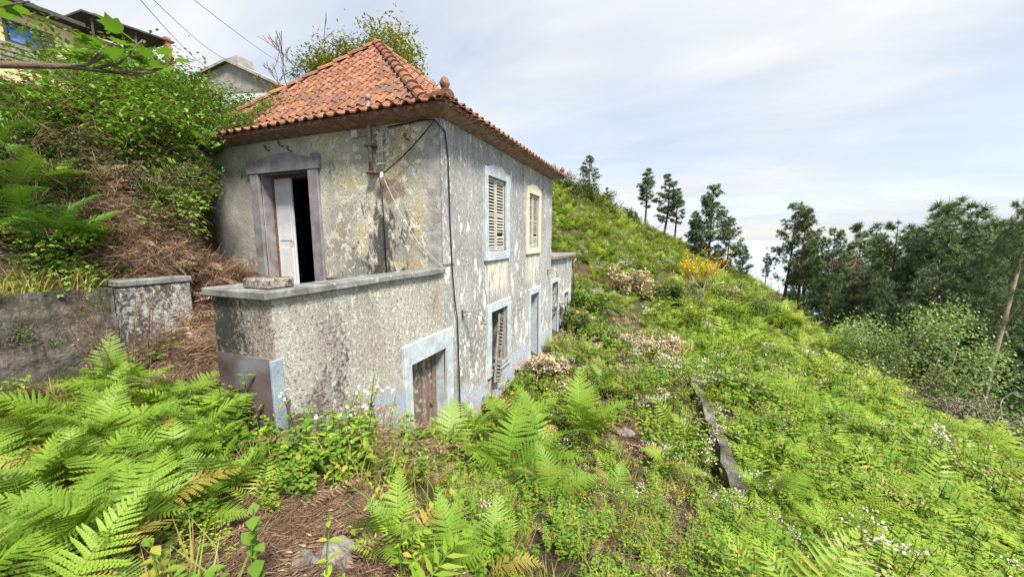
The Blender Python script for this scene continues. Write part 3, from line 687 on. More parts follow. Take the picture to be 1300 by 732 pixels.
# wall fittings on the front
pf = HY0
MB().tube([(-4.21, pf - .08, 1.0), (-4.215, pf - .085, 1.6), (-4.21, pf - .08, 2.16)], .034, 8).tube([(-4.21, pf - .08, 2.10), (-4.21, pf - .08, 2.18)], .042, 8).build('service_pipe', M_metal, house, True)
for z in (1.02, 1.42): MB().box((-4.29, pf - .115, z), (-4.13, pf + .005, z + .03), ch=.005).tube([(-4.30, pf - .11, z + .015), (-4.12, pf - .11, z + .015)], .018).build('pipe_bracket', M_rust, house)
b = MB()
for k in range(3): x = -4.10 + k * .035; b.tube([(-4.5, pf - .03, 1.68 - k * .03), (x - .05, pf - .03, 1.69 - k * .03), (x, pf - .03, 1.62 - k * .02), (x, pf - .03, 1.02)], .011, 6)
b.build('conduit', M_pale, house, True)
for z in (1.16, 1.34, 1.52): MB().box((-4.13, pf - .046, z), (-4.0, pf + .002, z + .018)).build('conduit_clip', M_pale, house)
MB().box((-4.62, pf - .06, 1.60), (-4.50, pf + .002, 1.72), ch=.015).build('junction_box', M_pale, house)
b = MB().tube([(-4.07, pf - .06, .88), (-3.99, pf - .09, 1.02)], .026, 8); b.build('cable_connector', M_white, house, True)
def sag(a, c, s, n=14): a, c = Vector(a), Vector(c); return [a.lerp(c, i / n) - Vector((0, 0, s * 4 * (i / n) * (1 - i / n))) for i in range(n + 1)]
MB().tube(sag((-4.0, pf - .09, 1.0), (-3.02, pf - .12, 1.66), .05), .010, 5).tube([(-4.07, pf - .05, .9), (-4.06, pf - .03, .5), (-4.05, pf - .03, -.6)], .009, 5) \
    .tube([(-3.9, pf - .03, 1.69), (-3.3, pf - .04, 1.72), (-3.03, pf - .1, 1.68), (-2.955, pf + .06, 1.55), (-2.96, pf + .14, 1.2), (-2.965, pf + .16, .3), (-2.965, pf + .2, -.5), (-2.96, pf + .26, -1.05), (-2.965, pf + .33, -1.3), (-2.965, pf + .36, -3.0)], .011, 5).build('cable', M_black, house, True)
MB().tube([(-4.0, pf - .05, .93), (-3.75, pf - .05, .45), (-3.4, pf - .05, -.05), (-3.0, pf - .02, -.41)], .004, 4).tube([(-2.945, pf - .02, -.43), (-2.945, pf + .12, -.85), (-2.96, pf + .24, -1.02)], .004, 4).build('pale_cable', M_pale, house, True)
for x, z in ((-3.55, 1.48), (-6.55, 1.58), (-6.2, 1.62), (-6.0, 1.52)):
    MB().tube([(x, pf + .01, z), (x, pf - .07, z), (x, pf - .09, z + .03)], .013, 5).tube([(x, pf - .09, z + .02), (x, pf - .09, z + .07)], .024, 6).build('insulator_hook', M_rust, house)
def lamp_arm(y, z, parent, L=.34):
    p = [(HX1, y, z), (HX1 + .10, y + .02, z + .03), (HX1 + L * .7, y + .06, z + .02), (HX1 + L, y + .08, z - .04), (HX1 + L * 1.08, y + .085, z - .13)]
    MB().tube(p, .013, 6).tube([(HX1, y, z - .10), (HX1 + .12, y + .02, z - .02), (HX1 + L * .66, y + .05, z - .05), (HX1 + L * .8, y + .06, z - .10)], .008, 5).box((HX1 - .002, y - .03, z - .13), (HX1 + .015, y + .03, z + .05), ch=.004) \
        .tube([p[-1], (p[-1][0], p[-1][1], z - .16), (p[-1][0], p[-1][1], z - .175)], [.02, .055, .05], 10).build('lamp_bracket', M_metal, parent, True)
lamp_arm(5.3, -1.22, house); lamp_arm(10.45, -.92, house, .26)

# ------------------------------------------------------------------ terrace in front of the house
terr = empty('terrace', (-3.3, 3.4, -3.6), 'roughcast terrace with parapet, lichen-blackened wall and blue-framed cellar door', 'terrace')
D1 = (3.88, 4.74, -3.5, -1.66)
wall_mesh('x', HX1, HX1 - .20, PY + .03, HY0 - .004, ZB, -.50, [D1], M_para, 'wall', terr)
wall_mesh('y', PY, PY + .32, -3.73, HX1 - .003, -1.02, -.50, [], M_pier, 'pier', terr)
wall_mesh('y', PY - .007, PY + .318, -3.737, HX1 - .005, ZB, -1.02, [], M_violet, 'pier_base', terr)
MB().box((HX1 - .02, PY - .022, -3.8), (HX1 + .012, PY + .085, -1.02), ch=.006).build('corner_strip', M_bluedk, terr)
b = MB(); ys = list(np.linspace(PY + .36, HY0 - .02, 4))
for a, c in zip(ys[:-1], ys[1:]): MB().box((HX1 - .25, a + .004, -.50 + random.uniform(-.003, .003)), (HX1 + .05, c - .004, -.425 + random.uniform(-.004, .004)), ch=.012).build('coping_slab', M_coping, terr)
MB().box((-3.79, PY - .05, -.50), (HX1 + .05, PY + .355, -.425), ch=.012).build('coping_slab', M_coping, terr)
MB().box((-3.38, PY + .05, -.424), (-3.05, PY + .30, -.335), ch=.014).build('brick', M_pier, terr)
MB().box((-8.6, PY + .33, -1.25), (HX1 - .21, HY0 + .01, -1.1)).build('floor_slab', M_shaded, terr)
# entrance steps up from the path
MB().box((-5.21, PY + .10, -1.9), (-3.76, PY + .36, -1.235), ch=.02).build('step', M_shaded, terr)
MB().box((-5.21, PY - .25, -1.9), (-3.76, PY + .099, -1.42), ch=.03).build('step', M_shaded, terr)
# cellar door
b = MB(); x0, x1 = HX1 - .02, HX1 + .045
b.box((x0, 3.73, -3.6), (x1, D1[0], -1.37), ch=.008).box((x0, D1[1], -3.6), (x1, 4.93, -1.37), ch=.008).box((x0, D1[0] + .001, D1[3]), (x1 - .004, D1[1] - .001, -1.37), ch=.008)
b.build('door_surround', M_blue, terr)
MB().box((HX1 - .22, D1[1] - .005, -3.5), (HX1 - .02, D1[1], D1[3])).box((HX1 - .22, D1[0], -3.5), (HX1 - .02, D1[0] + .005, D1[3])).box((HX1 - .22, D1[0] + .005, D1[3] - .005), (HX1 - .02, D1[1] - .005, D1[3])).build('reveal', M_blue, terr)
dl = MB().box((HX1 - .22, D1[0] + .006, -3.5), (HX1 - .185, D1[1] - .006, D1[3] - .006)).build('door_leaf', M_dark, terr)
pw = (D1[1] - D1[0] - .02) / 7
for i in range(7):
    y = D1[0] + .01 + i * pw; MB().box((HX1 - .184, y + .004, -3.48 + random.uniform(-.03, .0)), (HX1 - .16 + random.uniform(-.006, .006), y + pw - .004, D1[3] - .012 - random.uniform(0, .02)), ch=.004).build('plank', M_plank, dl)
MB().tube([(HX1 - .16, 4.55, -2.5), (HX1 - .11, 4.55, -2.5)], .03, 8).build('knob', M_rust, dl)

# ------------------------------------------------------------------ annex behind the house
annex = empty('annex', (-4.5, 12.4, -3.5), 'low flat-roofed grey outbuilding joined to the far end of the derelict house', 'outbuilding')
AD = (11.02, 11.78, -3.5, -1.36); AW = (12.65, 13.35, -2.55, -1.90)
wall_mesh('x', HX1 - .03, HX1 - .4, HY1 + .004, 13.86, -3.8, -.62, [AD, AW], M_long, 'wall', annex)
wall_mesh('y', 13.86, 13.5, -6.4, HX1 - .034, -3.8, -.62, [], M_long, 'wall', annex)
wall_mesh('x', -6.4, -6.1, HY1 + .004, 13.86, -3.8, -.62, [], M_long, 'wall', annex)
MB().box((-6.6, HY1 + .01, -.618), (HX1 + .10, 14.05, -.50), ch=.02).build('roof', M_concrete, annex)
b = MB(); x0, x1 = HX1 - .05, HX1 + .01
b.box((x0, AD[0] - .1, -3.6), (x1, AD[0], -1.24), ch=.006).box((x0, AD[1], -3.6), (x1, AD[1] + .1, -1.24), ch=.006).box((x0, AD[0] + .001, AD[3]), (x1 - .003, AD[1] - .001, -1.24), ch=.006); b.build('door_surround', M_blue, annex)
b = MB().box((x0, AW[0] - .09, AW[2] - .09), (x1, AW[0], AW[3] + .09), ch=.006).box((x0, AW[1], AW[2] - .09), (x1, AW[1] + .09, AW[3] + .09), ch=.006).box((x0, AW[0] + .001, AW[3]), (x1 - .003, AW[1] - .001, AW[3] + .09), ch=.006).box((x0, AW[0] + .001, AW[2] - .09), (x1 - .003, AW[1] - .001, AW[2]), ch=.006); b.build('window_surround', M_blue, annex)
MB().box((HX1 - .25, AW[0], AW[2]), (HX1 - .24, AW[1], AW[3])).build('pane', M_glass, annex)
MB().box((HX1 - .3, AD[0], -3.5), (HX1 - .26, AD[1], AD[3])).build('door_leaf', M_plank, annex)
MB().tube([(HX1 + .12, 13.98, -.72), (HX1 + .05, 13.95, -.85), (HX1 + .05, 13.95, -2.2)], .035, 7).build('drain_pipe', M_metal, annex, True)

# ------------------------------------------------------------------ retaining wall on the left of the path
def rough_slab(x0, x1, y0, y1, z0, z1, amp, seed, st=.16):
    """slab whose right face (x1) is uneven stone"""
    ny = int((y1 - y0) / st) + 1; nzz = int((z1 - z0) / st) + 1; V = []; F = []
    for j in range(nzz + 1):
        for i in range(ny + 1):
            y, z = y0 + (y1 - y0) * i / ny, z0 + (z1 - z0) * j / nzz
            d = amp * (mnoise.noise((y * 2.2, z * 2.2, seed)) + .6 * mnoise.noise((y * 6, z * 6, seed + 3)))
            V.append((x1 + d, y, z + (amp * .8 * mnoise.noise((y * 1.6, seed, 5)) if j == nzz else 0)))
    n = ny + 1
    for j in range(nzz):
        for i in range(ny): F.append((j * n + i, j * n + i + 1, (j + 1) * n + i + 1, (j + 1) * n + i))
    k = len(V); V += [(x0, y0 + (y1 - y0) * i / ny, z1) for i in range(n)]
    for i in range(ny): F.append((nzz * n + i, nzz * n + i + 1, k + i + 1, k + i))
    k2 = len(V); V += [(x0, y0, z0), (x0, y1, z0)]
    F.append(tuple([j * n + ny for j in range(nzz + 1)] + [k + ny, k2 + 1])); F.append(tuple([j * n for j in range(nzz + 1)][::-1] + [k2, k]))
    return V, F
rw = empty('retaining_wall', (-5.4, .8, -1.6), 'dark mossy stone retaining wall topped with grass, below the bramble bank', 'wall')
V, F = rough_slab(-5.75, -5.33, -3.2, 2.02, -2.2, -.50, .04, 3, .07); link('wall', mesh('wall', V, F, M_stone, smooth=False), rw)
gp = empty('gate_pillar', (-5.4, 2.3, -1.6), 'grey roughcast gate pillar with cement cap at the end of the stone wall', 'pillar')
MB().box((-5.72, 2.03, -2.2), (-5.22, 2.66, -.50), ch=.015).build('shaft', M_pillar, gp)
MB().box((-5.73, 2.02, -.499), (-5.205, 2.675, -.43), ch=.012).build('cap', M_coping, gp)

# ------------------------------------------------------------------ buildings up the hill
yh = empty('yellow_house', (-28, 6, 6), 'cream yellow house with dark eaves and a window on the hilltop', 'house')
YX = -26.0; k = YX / -14
wn = (7.75, 9.0, 8.35, 9.12)
wall_mesh('x', YX, YX - .3, 1.0, 9.75, 5.5, 9.85, [wn], M_yellow, 'wall', yh); wall_mesh('y', 9.75, 9.45, -33, YX - .003, 5.5, 9.85, [], M_yellow, 'wall', yh)
MB().box((-33.5, .5, 9.853), (YX + .55, 10.0, 10.02)).build('roof', M_roofdk, yh)
MB().box((-33.0, 1.0, 9.6), (YX + .1, 9.78, 9.68)).build('string_course', M_brickred, yh)
wf = MB().box((YX - .05, wn[0] - .08, wn[2] - .08), (YX + .04, wn[0], wn[3] + .08)).box((YX - .05, wn[1], wn[2] - .08), (YX + .04, wn[1] + .08, wn[3] + .08)).box((YX - .05, wn[0], wn[3]), (YX + .037, wn[1], wn[3] + .08)).box((YX - .05, wn[0], wn[2] - .08), (YX + .037, wn[1], wn[2])).build('window', M_roofdk, yh)
MB().box((YX - .2, wn[0], wn[2]), (YX - .18, wn[1], wn[3])).build('pane', M_glass, wf)
MB().box((YX - .17, wn[0] + .1, wn[2] + .1), (YX - .15, wn[0] + .75, wn[3])).build('curtain', M_laundry, wf)
b = MB()
for i in range(4): b.box((YX - .02, wn[0] - .3, 7.45 + i * .22), (YX + .10, wn[1] + .7, 7.6 + i * .22), ch=.02)
b.build('stone_dado', M_concrete, yh)
sh = empty('lean_to_shelter', (-26, 12.2, 6.8), 'dark canopy shelter on thin posts beside the cream yellow house', 'shelter')
MB().add([(-28.5, 9.9, 10.6), (-25.4, 9.9, 10.5), (-25.4, 13.5, 10.75), (-28.5, 13.5, 10.9), (-28.5, 9.9, 10.68), (-25.4, 9.9, 10.58), (-25.4, 13.5, 10.83), (-28.5, 13.5, 10.98)], [(0, 3, 2, 1), (4, 5, 6, 7), (0, 1, 5, 4), (1, 2, 6, 5), (2, 3, 7, 6), (3, 0, 4, 7)]).build('canopy', M_roofdk, sh)
for y in (10.3, 11.9): MB().tube([(-25.6, y, 6.5), (-25.6, y, 10.6)], .05, 6).build('post', M_roofdk, sh)
MB().box((-25.7, 13.1, 6.5), (-25.45, 13.35, 10.95)).build('post', M_brickred, sh)
MB().box((-28.4, 10.0, 6.5), (-28.2, 13.4, 10.6)).build('back_wall', M_yellow, sh)
MB().box((-25.64, 10.4, 7.5), (-25.56, 13.09, 9.35)).build('side_panel', M_greyroof, sh)
gh = empty('gabled_house', (-34, 25, 9), 'whitewashed house with grey gable roof and chimney behind the brambles', 'house')
gy0, gy1 = 22.0, 30.0; gl, gr, ga = -38.5, -28.4, -34.2
b = MB(); b.add([(gl, gy0, 7), (gr, gy0, 7), (gr, gy0, 12.2), (ga, gy0, 14.75), (gl, gy0, 14.2), (gl, gy1, 7), (gr, gy1, 7), (gr, gy1, 12.2), (ga, gy1, 14.75), (gl, gy1, 14.2)], [(0, 1, 2, 3, 4), (9, 8, 7, 6, 5), (1, 6, 7, 2), (0, 4, 9, 5)]); b.build('wall', M_whitewall, gh)
b = MB(); b.add([(gr + .6, gy0 - .4, 11.95), (ga, gy0 - .4, 14.9), (gl - .4, gy0 - .4, 14.3), (gr + .6, gy1, 11.95), (ga, gy1, 14.9), (gl - .4, gy1, 14.3), (gr + .6, gy0 - .4, 11.75), (ga, gy0 - .4, 14.7), (gl - .4, gy0 - .4, 14.1)], [(0, 3, 4, 1), (1, 4, 5, 2), (6, 0, 1, 7), (7, 1, 2, 8)])
b.add([(gr + .1, gy0 - .05, 12.0), (ga, gy0 - .05, 14.7), (gl, gy0 - .05, 14.15), (gl, gy0 - .05, 12.8), (gr + .1, gy0 - .05, 11.7)], [(0, 1, 2, 3, 4)]); b.build('roof', M_greyroof, gh)
MB().box((-35.3, gy0 + .3, 14.0), (-33.6, gy0 + 1.6, 15.35), ch=.03).build('chimney', M_greyroof, gh)
MB().box((-34.6, gy0 - .08, 9.6), (-33.2, gy0 + .02, 11.4)).build('window', M_glass, gh)

# overhead cables
def cable(label, p0, p1, s):
    b = MB().tube(sag(p0, p1, s, 24), .012, 4); o = b.build('overhead_cable', M_black); tag(o, label, 'cable', None); return o
def onray(px, py, d): r = ray(px, py); return tuple(r / np.linalg.norm(r) * d)
cable('overhead cable running to the grey chimney of the gabled house', onray(150, -45, 16), (-35, 22.4, 15.2), .35)
cable('overhead cable passing above the gabled house roof', onray(215, -25, 18), onray(372, 88, 60), .3)
cable('thin paired overhead cable left of the chimney cable', onray(168, -12, 16), onray(275, 92, 45), .4)

# ------------------------------------------------------------------ low concrete edge and stones
edge = MB()
rs = rt(12); pa, pb = Vector((1.12, 5.1, 0)), Vector((.92, 9.4, 0)); n = 16; V = []; F = []
for i in range(n + 1):
    c = pa.lerp(pb, i / n); zt = -3.10 - .012 * i * .3 + rs.uniform(-.05, .05); wv = .085 + rs.uniform(-.025, .025); zb = -3.9
    V += [(c.x - wv, c.y, zb), (c.x - wv, c.y, zt), (c.x + wv, c.y, zt - .015), (c.x + wv + .05, c.y, zb)]
for i in range(n):
    for j in range(4): F.append((i * 4 + j, i * 4 + (j + 1) % 4, i * 4 + 4 + (j + 1) % 4, i * 4 + 4 + j))
F += [(0, 1, 2, 3), tuple(n * 4 + j for j in (3, 2, 1, 0))]
edge.add(V, F); tag(edge.build('terrace_edge_wall', M_stone), 'low weathered concrete edging wall running through the undergrowth', 'wall')
def boulder(loc, sc, seed, label):
    n, m = 14, 10; V = []; F = []
    for i in range(m + 1):
        ph = math.pi * i / m
        for j in range(n):
            a = 2 * math.pi * j / n; v = Vector((math.sin(ph) * math.cos(a), math.sin(ph) * math.sin(a), -math.cos(ph)))
            v = v * (1 + .45 * mnoise.noise(v * 1.3 + Vector((seed, 0, 0))) + .15 * mnoise.noise(v * 4 + Vector((0, seed, 0))))
            V.append((v.x * sc[0], v.y * sc[1], v.z * sc[2]))
    for i in range(m):
        for j in range(n): F.append((i * n + j, i * n + (j + 1) % n, (i + 1) * n + (j + 1) % n, (i + 1) * n + j))
    o = link('boulder', mesh('boulder', V, F, M_rock)); o.location = loc; tag(o, label, 'rock'); return o
for px, py, sc, sd, lb in ((425, 716, (.115, .09, .075), 2, 'pale grey rock lying on straw-covered bare ground'), (385, 722, (.08, .07, .05), 5, 'small grey stone beside the larger pale rock'), (700, 505, (.16, .14, .10), 8, 'grey stone half hidden at the foot of the house wall'), (795, 552, (.16, .13, .07), 11, 'brown boulder on the bare patch by the edging wall')):
    p = ground_at(px, py); boulder((p[0], p[1], h1(p[0], p[1]) + sc[2] * .45), sc, sd, lb)

# ================================================================== vegetation
QT = np.array([(-.42, 0, 0), (.42, 0, 0), (.40, .6, 0), (0, 1, -.04), (-.40, .6, 0)]); QF = np.array([(0, 1, 2), (0, 2, 4), (4, 2, 3)])
QP = np.array([(0, 0, 0), (-.5, .3, 0), (0, 1, -.06), (.5, .3, 0)]); QPF = np.array([(0, 3, 2), (0, 2, 1)])
def scaled(R, wd, ln): R = R.copy(); R[:, :, 0] *= np.asarray(wd)[:, None]; R[:, :, 1] *= np.asarray(ln)[:, None]; R[:, :, 2] *= np.asarray(ln)[:, None]; return R
def frond_into(C, rs, npin=17, npl=9, a0=12, a1=95, L=1.0, org=(0, 0, 0), az=0.0, bare=.28, m=0, wide=.36, twist=0.0):
    """one bracken frond growing from org, arching towards azimuth az"""
    n = 40; t = np.linspace(0, 1, n); th = np.radians(a0 + (a1 - a0) * t ** 1.25)
    y = np.concatenate([[0], np.cumsum(np.sin(th[:-1]))]) / (n - 1) * L; z = np.concatenate([[0], np.cumsum(np.cos(th[:-1]))]) / (n - 1) * L
    x = L * .06 * rs.uniform(-1, 1) * t ** 2
    pts = np.stack([x, y, z], 1); tan = np.stack([np.zeros(n), np.sin(th), np.cos(th)], 1)
    P = []; D = []; Nn = []; LN = []; WD = []
    for i in range(npin):
        f = (i + .3 * rs.rand()) / npin; ti = bare + (1 - bare) * f ** .92; u = f
        ln = L * wide * (1 - u) ** .85 * (.72 + .28 * min(1, u * 7)) * rs.uniform(.9, 1.08) + .012 * L
        p = np.array([np.interp(ti, t, pts[:, c]) for c in range(3)]); tg = np.array([np.interp(ti, t, tan[:, c]) for c in range(3)]); tg /= np.linalg.norm(tg)
        for sd in (-1, 1):
            if rs.rand() < .03: continue
            phi = math.radians(14 + 42 * u + rs.uniform(-5, 5)); nrm = np.cross([1, 0, 0], tg)
            d = np.array([sd, 0, 0]) * math.cos(phi) + tg * math.sin(phi) + nrm * rs.uniform(-.02, .16) + np.array([0, 0, -.06]); d /= np.linalg.norm(d)
            if npl <= 1: P.append(p); D.append(d + np.array([0, 0, -.1])); Nn.append(nrm); LN.append(ln); WD.append(L * .62 / npin * .78); continue
            side = np.cross(nrm, d); side /= np.linalg.norm(side)
            for k in range(npl):
                v = (k + .5) / npl; q = p + d * ln * v + np.array([0, 0, -.13 * ln * v * v])
                for s2 in (-1, 1):
                    e = side * s2 * .85 + d * .55; P.append(q); D.append(e); Nn.append(nrm + side * .25 * s2)
                    LN.append(L * .72 / npin * .46 * (1 - v) ** .55 * min(1, .3 + (1 - u) * 1.4) + .003 * L); WD.append(ln / npl * 1.38)
            P.append(p + d * ln * .9 + np.array([0, 0, -.1 * ln])); D.append(d); Nn.append(nrm); LN.append(ln * .16); WD.append(ln * .05)
    P, D, Nn = np.array(P), np.array(D), np.array(Nn)
    R = scaled(frames(D, Nn), WD, LN); c, s = math.cos(az), math.sin(az); Z = np.array([[c, -s, 0], [s, c, 0], [0, 0, 1.]])
    C.put(*((QP, QPF) if npl <= 1 else (QT, QF)), np.einsum('ij,njk->nik', Z, R), P @ Z.T + np.array(org), m)
    k = np.linspace(0, n - 1, 9).astype(int); b = MB().tube([tuple(Z @ p + np.array(org)) for p in pts[k]], [max(.0012, .0075 * L * (1 - .9 * q / 8)) for q in range(9)], 3, cap=False); C.mb(b, m)
FR = {}
for key, mat in (('l', L_fern), ('d', L_fernd)):
    FR[key] = []
    for i, (a0, a1, wd) in enumerate(((8, 80, .30), (14, 100, .32), (20, 92, .27), (5, 65, .33), (24, 112, .29))):
        C = Cloud(); frond_into(C, rt(40 + i), 17, 9, a0, a1, wide=wd); FR[key].append(C.mesh('frond', mat))
L_old = leafm('fern_leaf_old', (.26, .19, .04), (.36, .34, .07), None, .25)
FR['o'] = []
for i in range(3):
    C = Cloud(); frond_into(C, rt(55 + i), 15, 7, 25, 125 + 10 * i, wide=.24); FR['o'].append(C.mesh('frond', L_old))
def fern(x, y, sc, n, seed, label, group, key='l', z=None, az=None, span=math.pi):
    rs = rt(seed); zg = h1(x, y) - .03 if z is None else z
    f = empty('bracken_fern', (x, y, zg), label, 'fern', group, rs.uniform(0, 6))
    if az is not None: f.rotation_euler = (0, 0, az)
    for i in range(n):
        o = bpy.data.objects.new('frond', FR[key][rs.randint(5)] if rs.rand() > .13 else FR['o'][rs.randint(3)]); COL.objects.link(o); o.parent = f
        a = (2 * math.pi * (i + rs.uniform(-.3, .3)) / n) if az is None else rs.uniform(-span, span) * .5
        o.location = (.05 * math.cos(a), .05 * math.sin(a), 0); o.rotation_euler = (rs.uniform(-.22, .22), rs.uniform(-.4, .4), a); s = sc * rs.uniform(.7, 1.15); o.scale = (s * rs.uniform(.85, 1.1), s, s)
    return f
# --- source plants for the ground cover (never linked to the scene themselves)
SRC = {}
def source(coll, name, me):
    c = SRC.setdefault(coll, bpy.data.collections.new('cover_' + coll)); o = bpy.data.objects.new(name, me); c.objects.link(o)
def fern_clump(seed, n, npin, npl, mat, L=(.5, 1.0)):
    rs = rt(seed); C = Cloud()
    for i in range(n):
        frond_into(C, rs, npin, npl, rs.uniform(5, 30), rs.uniform(70, 120), rs.uniform(*L), (rs.uniform(-.22, .22), rs.uniform(-.22, .22), 0), 2 * math.pi * i / n + rs.uniform(-.5, .5), .22)
    return C.mesh('fern_clump', mat)
def herb(seed, nst, hgt, spread, ls, mats, lean=.35, wd=.62, nl=5, flower=0, fmat=1, topleaf=True, stem=2):
    """bushy herb: leaning stems with opposite leaves and optional flower heads; mats: leaf, flower, stem"""
    rs = rt(seed); C = Cloud(); LT, LF = leafT(wd); LP = []; LD = []; LL = []; FP = []
    for i in range(nst):
        a = rs.uniform(0, 6.28); r = spread * math.sqrt(rs.rand()); b0 = np.array([r * math.cos(a), r * math.sin(a), 0]); hh = hgt * rs.uniform(.55, 1.1)
        d = np.array([math.cos(a) * lean * rs.rand(), math.sin(a) * lean * rs.rand(), 1.0]); tip = b0 + d * hh
        C.mb(MB().tube([tuple(b0), tuple(b0 + d * hh * .5 + rs.uniform(-.02, .02, 3)), tuple(tip)], [.005, .004, .002], 3, cap=False), stem)
        for k in range(nl):
            f = .25 + .75 * (k + .5) / nl; q = b0 + d * hh * f; a2 = rs.uniform(0, 6.28)
            for s in (0, math.pi):
                LP.append(q); LD.append((math.cos(a2 + s), math.sin(a2 + s), rs.uniform(-.25, .55))); LL.append(ls * rs.uniform(.6, 1.15) * (1.1 - .4 * f))
        if flower and rs.rand() < flower:
            for k in range(rs.randint(9, 16)): FP.append(tip + np.array([*(rs.normal(0, .045, 2)), rs.uniform(-.01, .035)]))
    LL = np.array(LL); R = frames(np.array(LD)) * LL[:, None, None]; C.put(LT, LF, R, np.array(LP), 0)
    if FP:
        FP = np.array(FP); Dd = dirs(rs, len(FP), .3, 1); s = rs.uniform(.010, .019, len(FP))
        T = np.array([(0, 0, .25), (-.6, -.5, 0), (.6, -.5, 0), (.6, .6, 0), (-.6, .6, 0)]); TFc = np.array([(0, 1, 2), (0, 2, 3), (0, 3, 4), (0, 4, 1)])
        C.put(T, TFc, frames(np.cross(Dd, [.3, .8, .1]), Dd) * s[:, None, None], FP, fmat)
    return C.mesh('herb', mats)
def tuft(seed, n, hgt, spread, wd, mat, flat=0.0):
    rs = rt(seed); C = Cloud(); a = rs.uniform(0, 6.28, n); r = spread * np.sqrt(rs.rand(n))
    P = np.stack([r * np.cos(a), r * np.sin(a), np.zeros(n)], 1); a2 = rs.uniform(0, 6.28, n); tl = rs.uniform(.1, .75, n) + flat
    D = np.stack([np.cos(a2) * tl, np.sin(a2) * tl, np.full(n, 1.0 - .75 * min(flat, 1.2))], 1); D /= np.linalg.norm(D, axis=1, keepdims=True); ln = hgt * rs.uniform(.5, 1.15, n)
    T = np.array([(-.5, 0, 0), (.5, 0, 0), (-.4, .55, .02), (.4, .55, .02), (0, 1, -.22)]); F = np.array([(0, 1, 3), (0, 3, 2), (2, 3, 4)])
    C.put(T, F, scaled(frames(D, roll=rs.uniform(-1, 1, n)), np.full(n, wd), ln), P); return C.mesh('tuft', mat)
def tangle(seed, n, ext, wd, mat, hgt=.2):
    """dry stalks lying over each other"""
    rs = rt(seed); b = MB()
    for i in range(n):
        p = np.array([rs.uniform(-ext, ext) * .6, rs.uniform(-ext, ext) * .6, rs.uniform(0, hgt)]); a = rs.uniform(0, 6.28); L = ext * rs.uniform(.5, 1.2)
        d = np.array([math.cos(a), math.sin(a), rs.uniform(-.25, .35)]) * L
        b.tube([tuple(p - d * .5), tuple(p + rs.uniform(-.06, .06, 3) * ext + (0, 0, .05 * ext)), tuple(p + d * .5)], [wd, wd * .9, wd * .4], 3, cap=False)
    C = Cloud(); C.mb(b, 0); k = n * 4
    for j in range(2): frond_into(C, rs, 11, 1, rs.uniform(60, 85), rs.uniform(100, 130), ext * rs.uniform(.8, 1.4), (rs.uniform(-.5, .5) * ext, rs.uniform(-.5, .5) * ext, hgt * .8), rs.uniform(0, 6.28), .2, 0, .26)
    P = np.stack([rs.uniform(-ext, ext, k) * .8, rs.uniform(-ext, ext, k) * .8, rs.uniform(0, hgt * 1.1, k)], 1)
    C.put(*bladeT(.05), frames(dirs(rs, k, -.4, .5), roll=rs.uniform(0, 3, k)) * rs.uniform(.08, .24, k)[:, None, None], P, 0); return C.mesh('tangle', mat)
def grow(rs, p, d, L, r, depth, segs, tips, nb=(2, 3), spread=.6, up=.15, short=.72, wob=.15):
    d = np.array(d, float); d /= np.linalg.norm(d); p = np.array(p, float)
    m_ = p + d * L * .5 + rs.normal(0, wob * .25, 3) * L; q = p + d * L + rs.normal(0, wob * .3, 3) * L
    segs.append((p, m_, q, r, r * .7))
    if depth == 0: tips.append((q, (q - m_) / (np.linalg.norm(q - m_) + 1e-6))); return
    for k in range(rs.randint(nb[0], nb[1] + 1)):
        e = d + rs.normal(0, spread, 3) + np.array([0, 0, up]); grow(rs, q if k < 2 else m_, e, L * short * rs.uniform(.75, 1.2), r * .62, depth - 1, segs, tips, nb, spread, up, short, wob)
def seg_mesh(segs, n=5, rmin=.003):
    b = MB()
    for p, m_, q, r0, r1 in segs: b.tube([tuple(p), tuple(m_), tuple(q)], [max(r0, rmin), max((r0 + r1) / 2, rmin), max(r1, rmin)], n if r0 > .012 else 3, cap=False)
    return b
def bramble(seed, R, n, ls, leaf, stemn=9):
    rs = rt(seed); C = Cloud(); b = MB()
    for i in range(stemn):
        a = rs.uniform(0, 6.28); b.tube([(0, 0, 0), (math.cos(a) * R * .5, math.sin(a) * R * .5, R * rs.uniform(.4, .9)), (math.cos(a) * R * 1.05, math.sin(a) * R * 1.05, R * rs.uniform(.1, .7))], [.008, .006, .003], 3, cap=False)
    C.mb(b, 1); P = dirs(rs, n, -.1, 1) * (R * rs.uniform(.35, 1.0, n) ** .6)[:, None] * np.array([1, 1, .75]); P += rs.normal(0, .04, (n, 3)) * R
    Dm = P / (np.linalg.norm(P, axis=1, keepdims=True) + 1e-6) * .6 + dirs(rs, n, -.6, .5); LT, LF = leafT(.66, .15, .15)
    for k, s in ((0, 1.0), (1, .8), (-1, .8)):
        A_ = .95 * k; Rm = frames(Dm, roll=rs.uniform(-.3, .3, n)); c, s_ = math.cos(A_), math.sin(A_); Z = np.array([[c, -s_, 0], [s_, c, 0], [0, 0, 1.]])
        C.put(LT, LF, (Rm @ Z) * (ls * s * rs.uniform(.6, 1.2, n))[:, None, None], P, 0)
    return C.mesh('bramble', [leaf, M_twig])
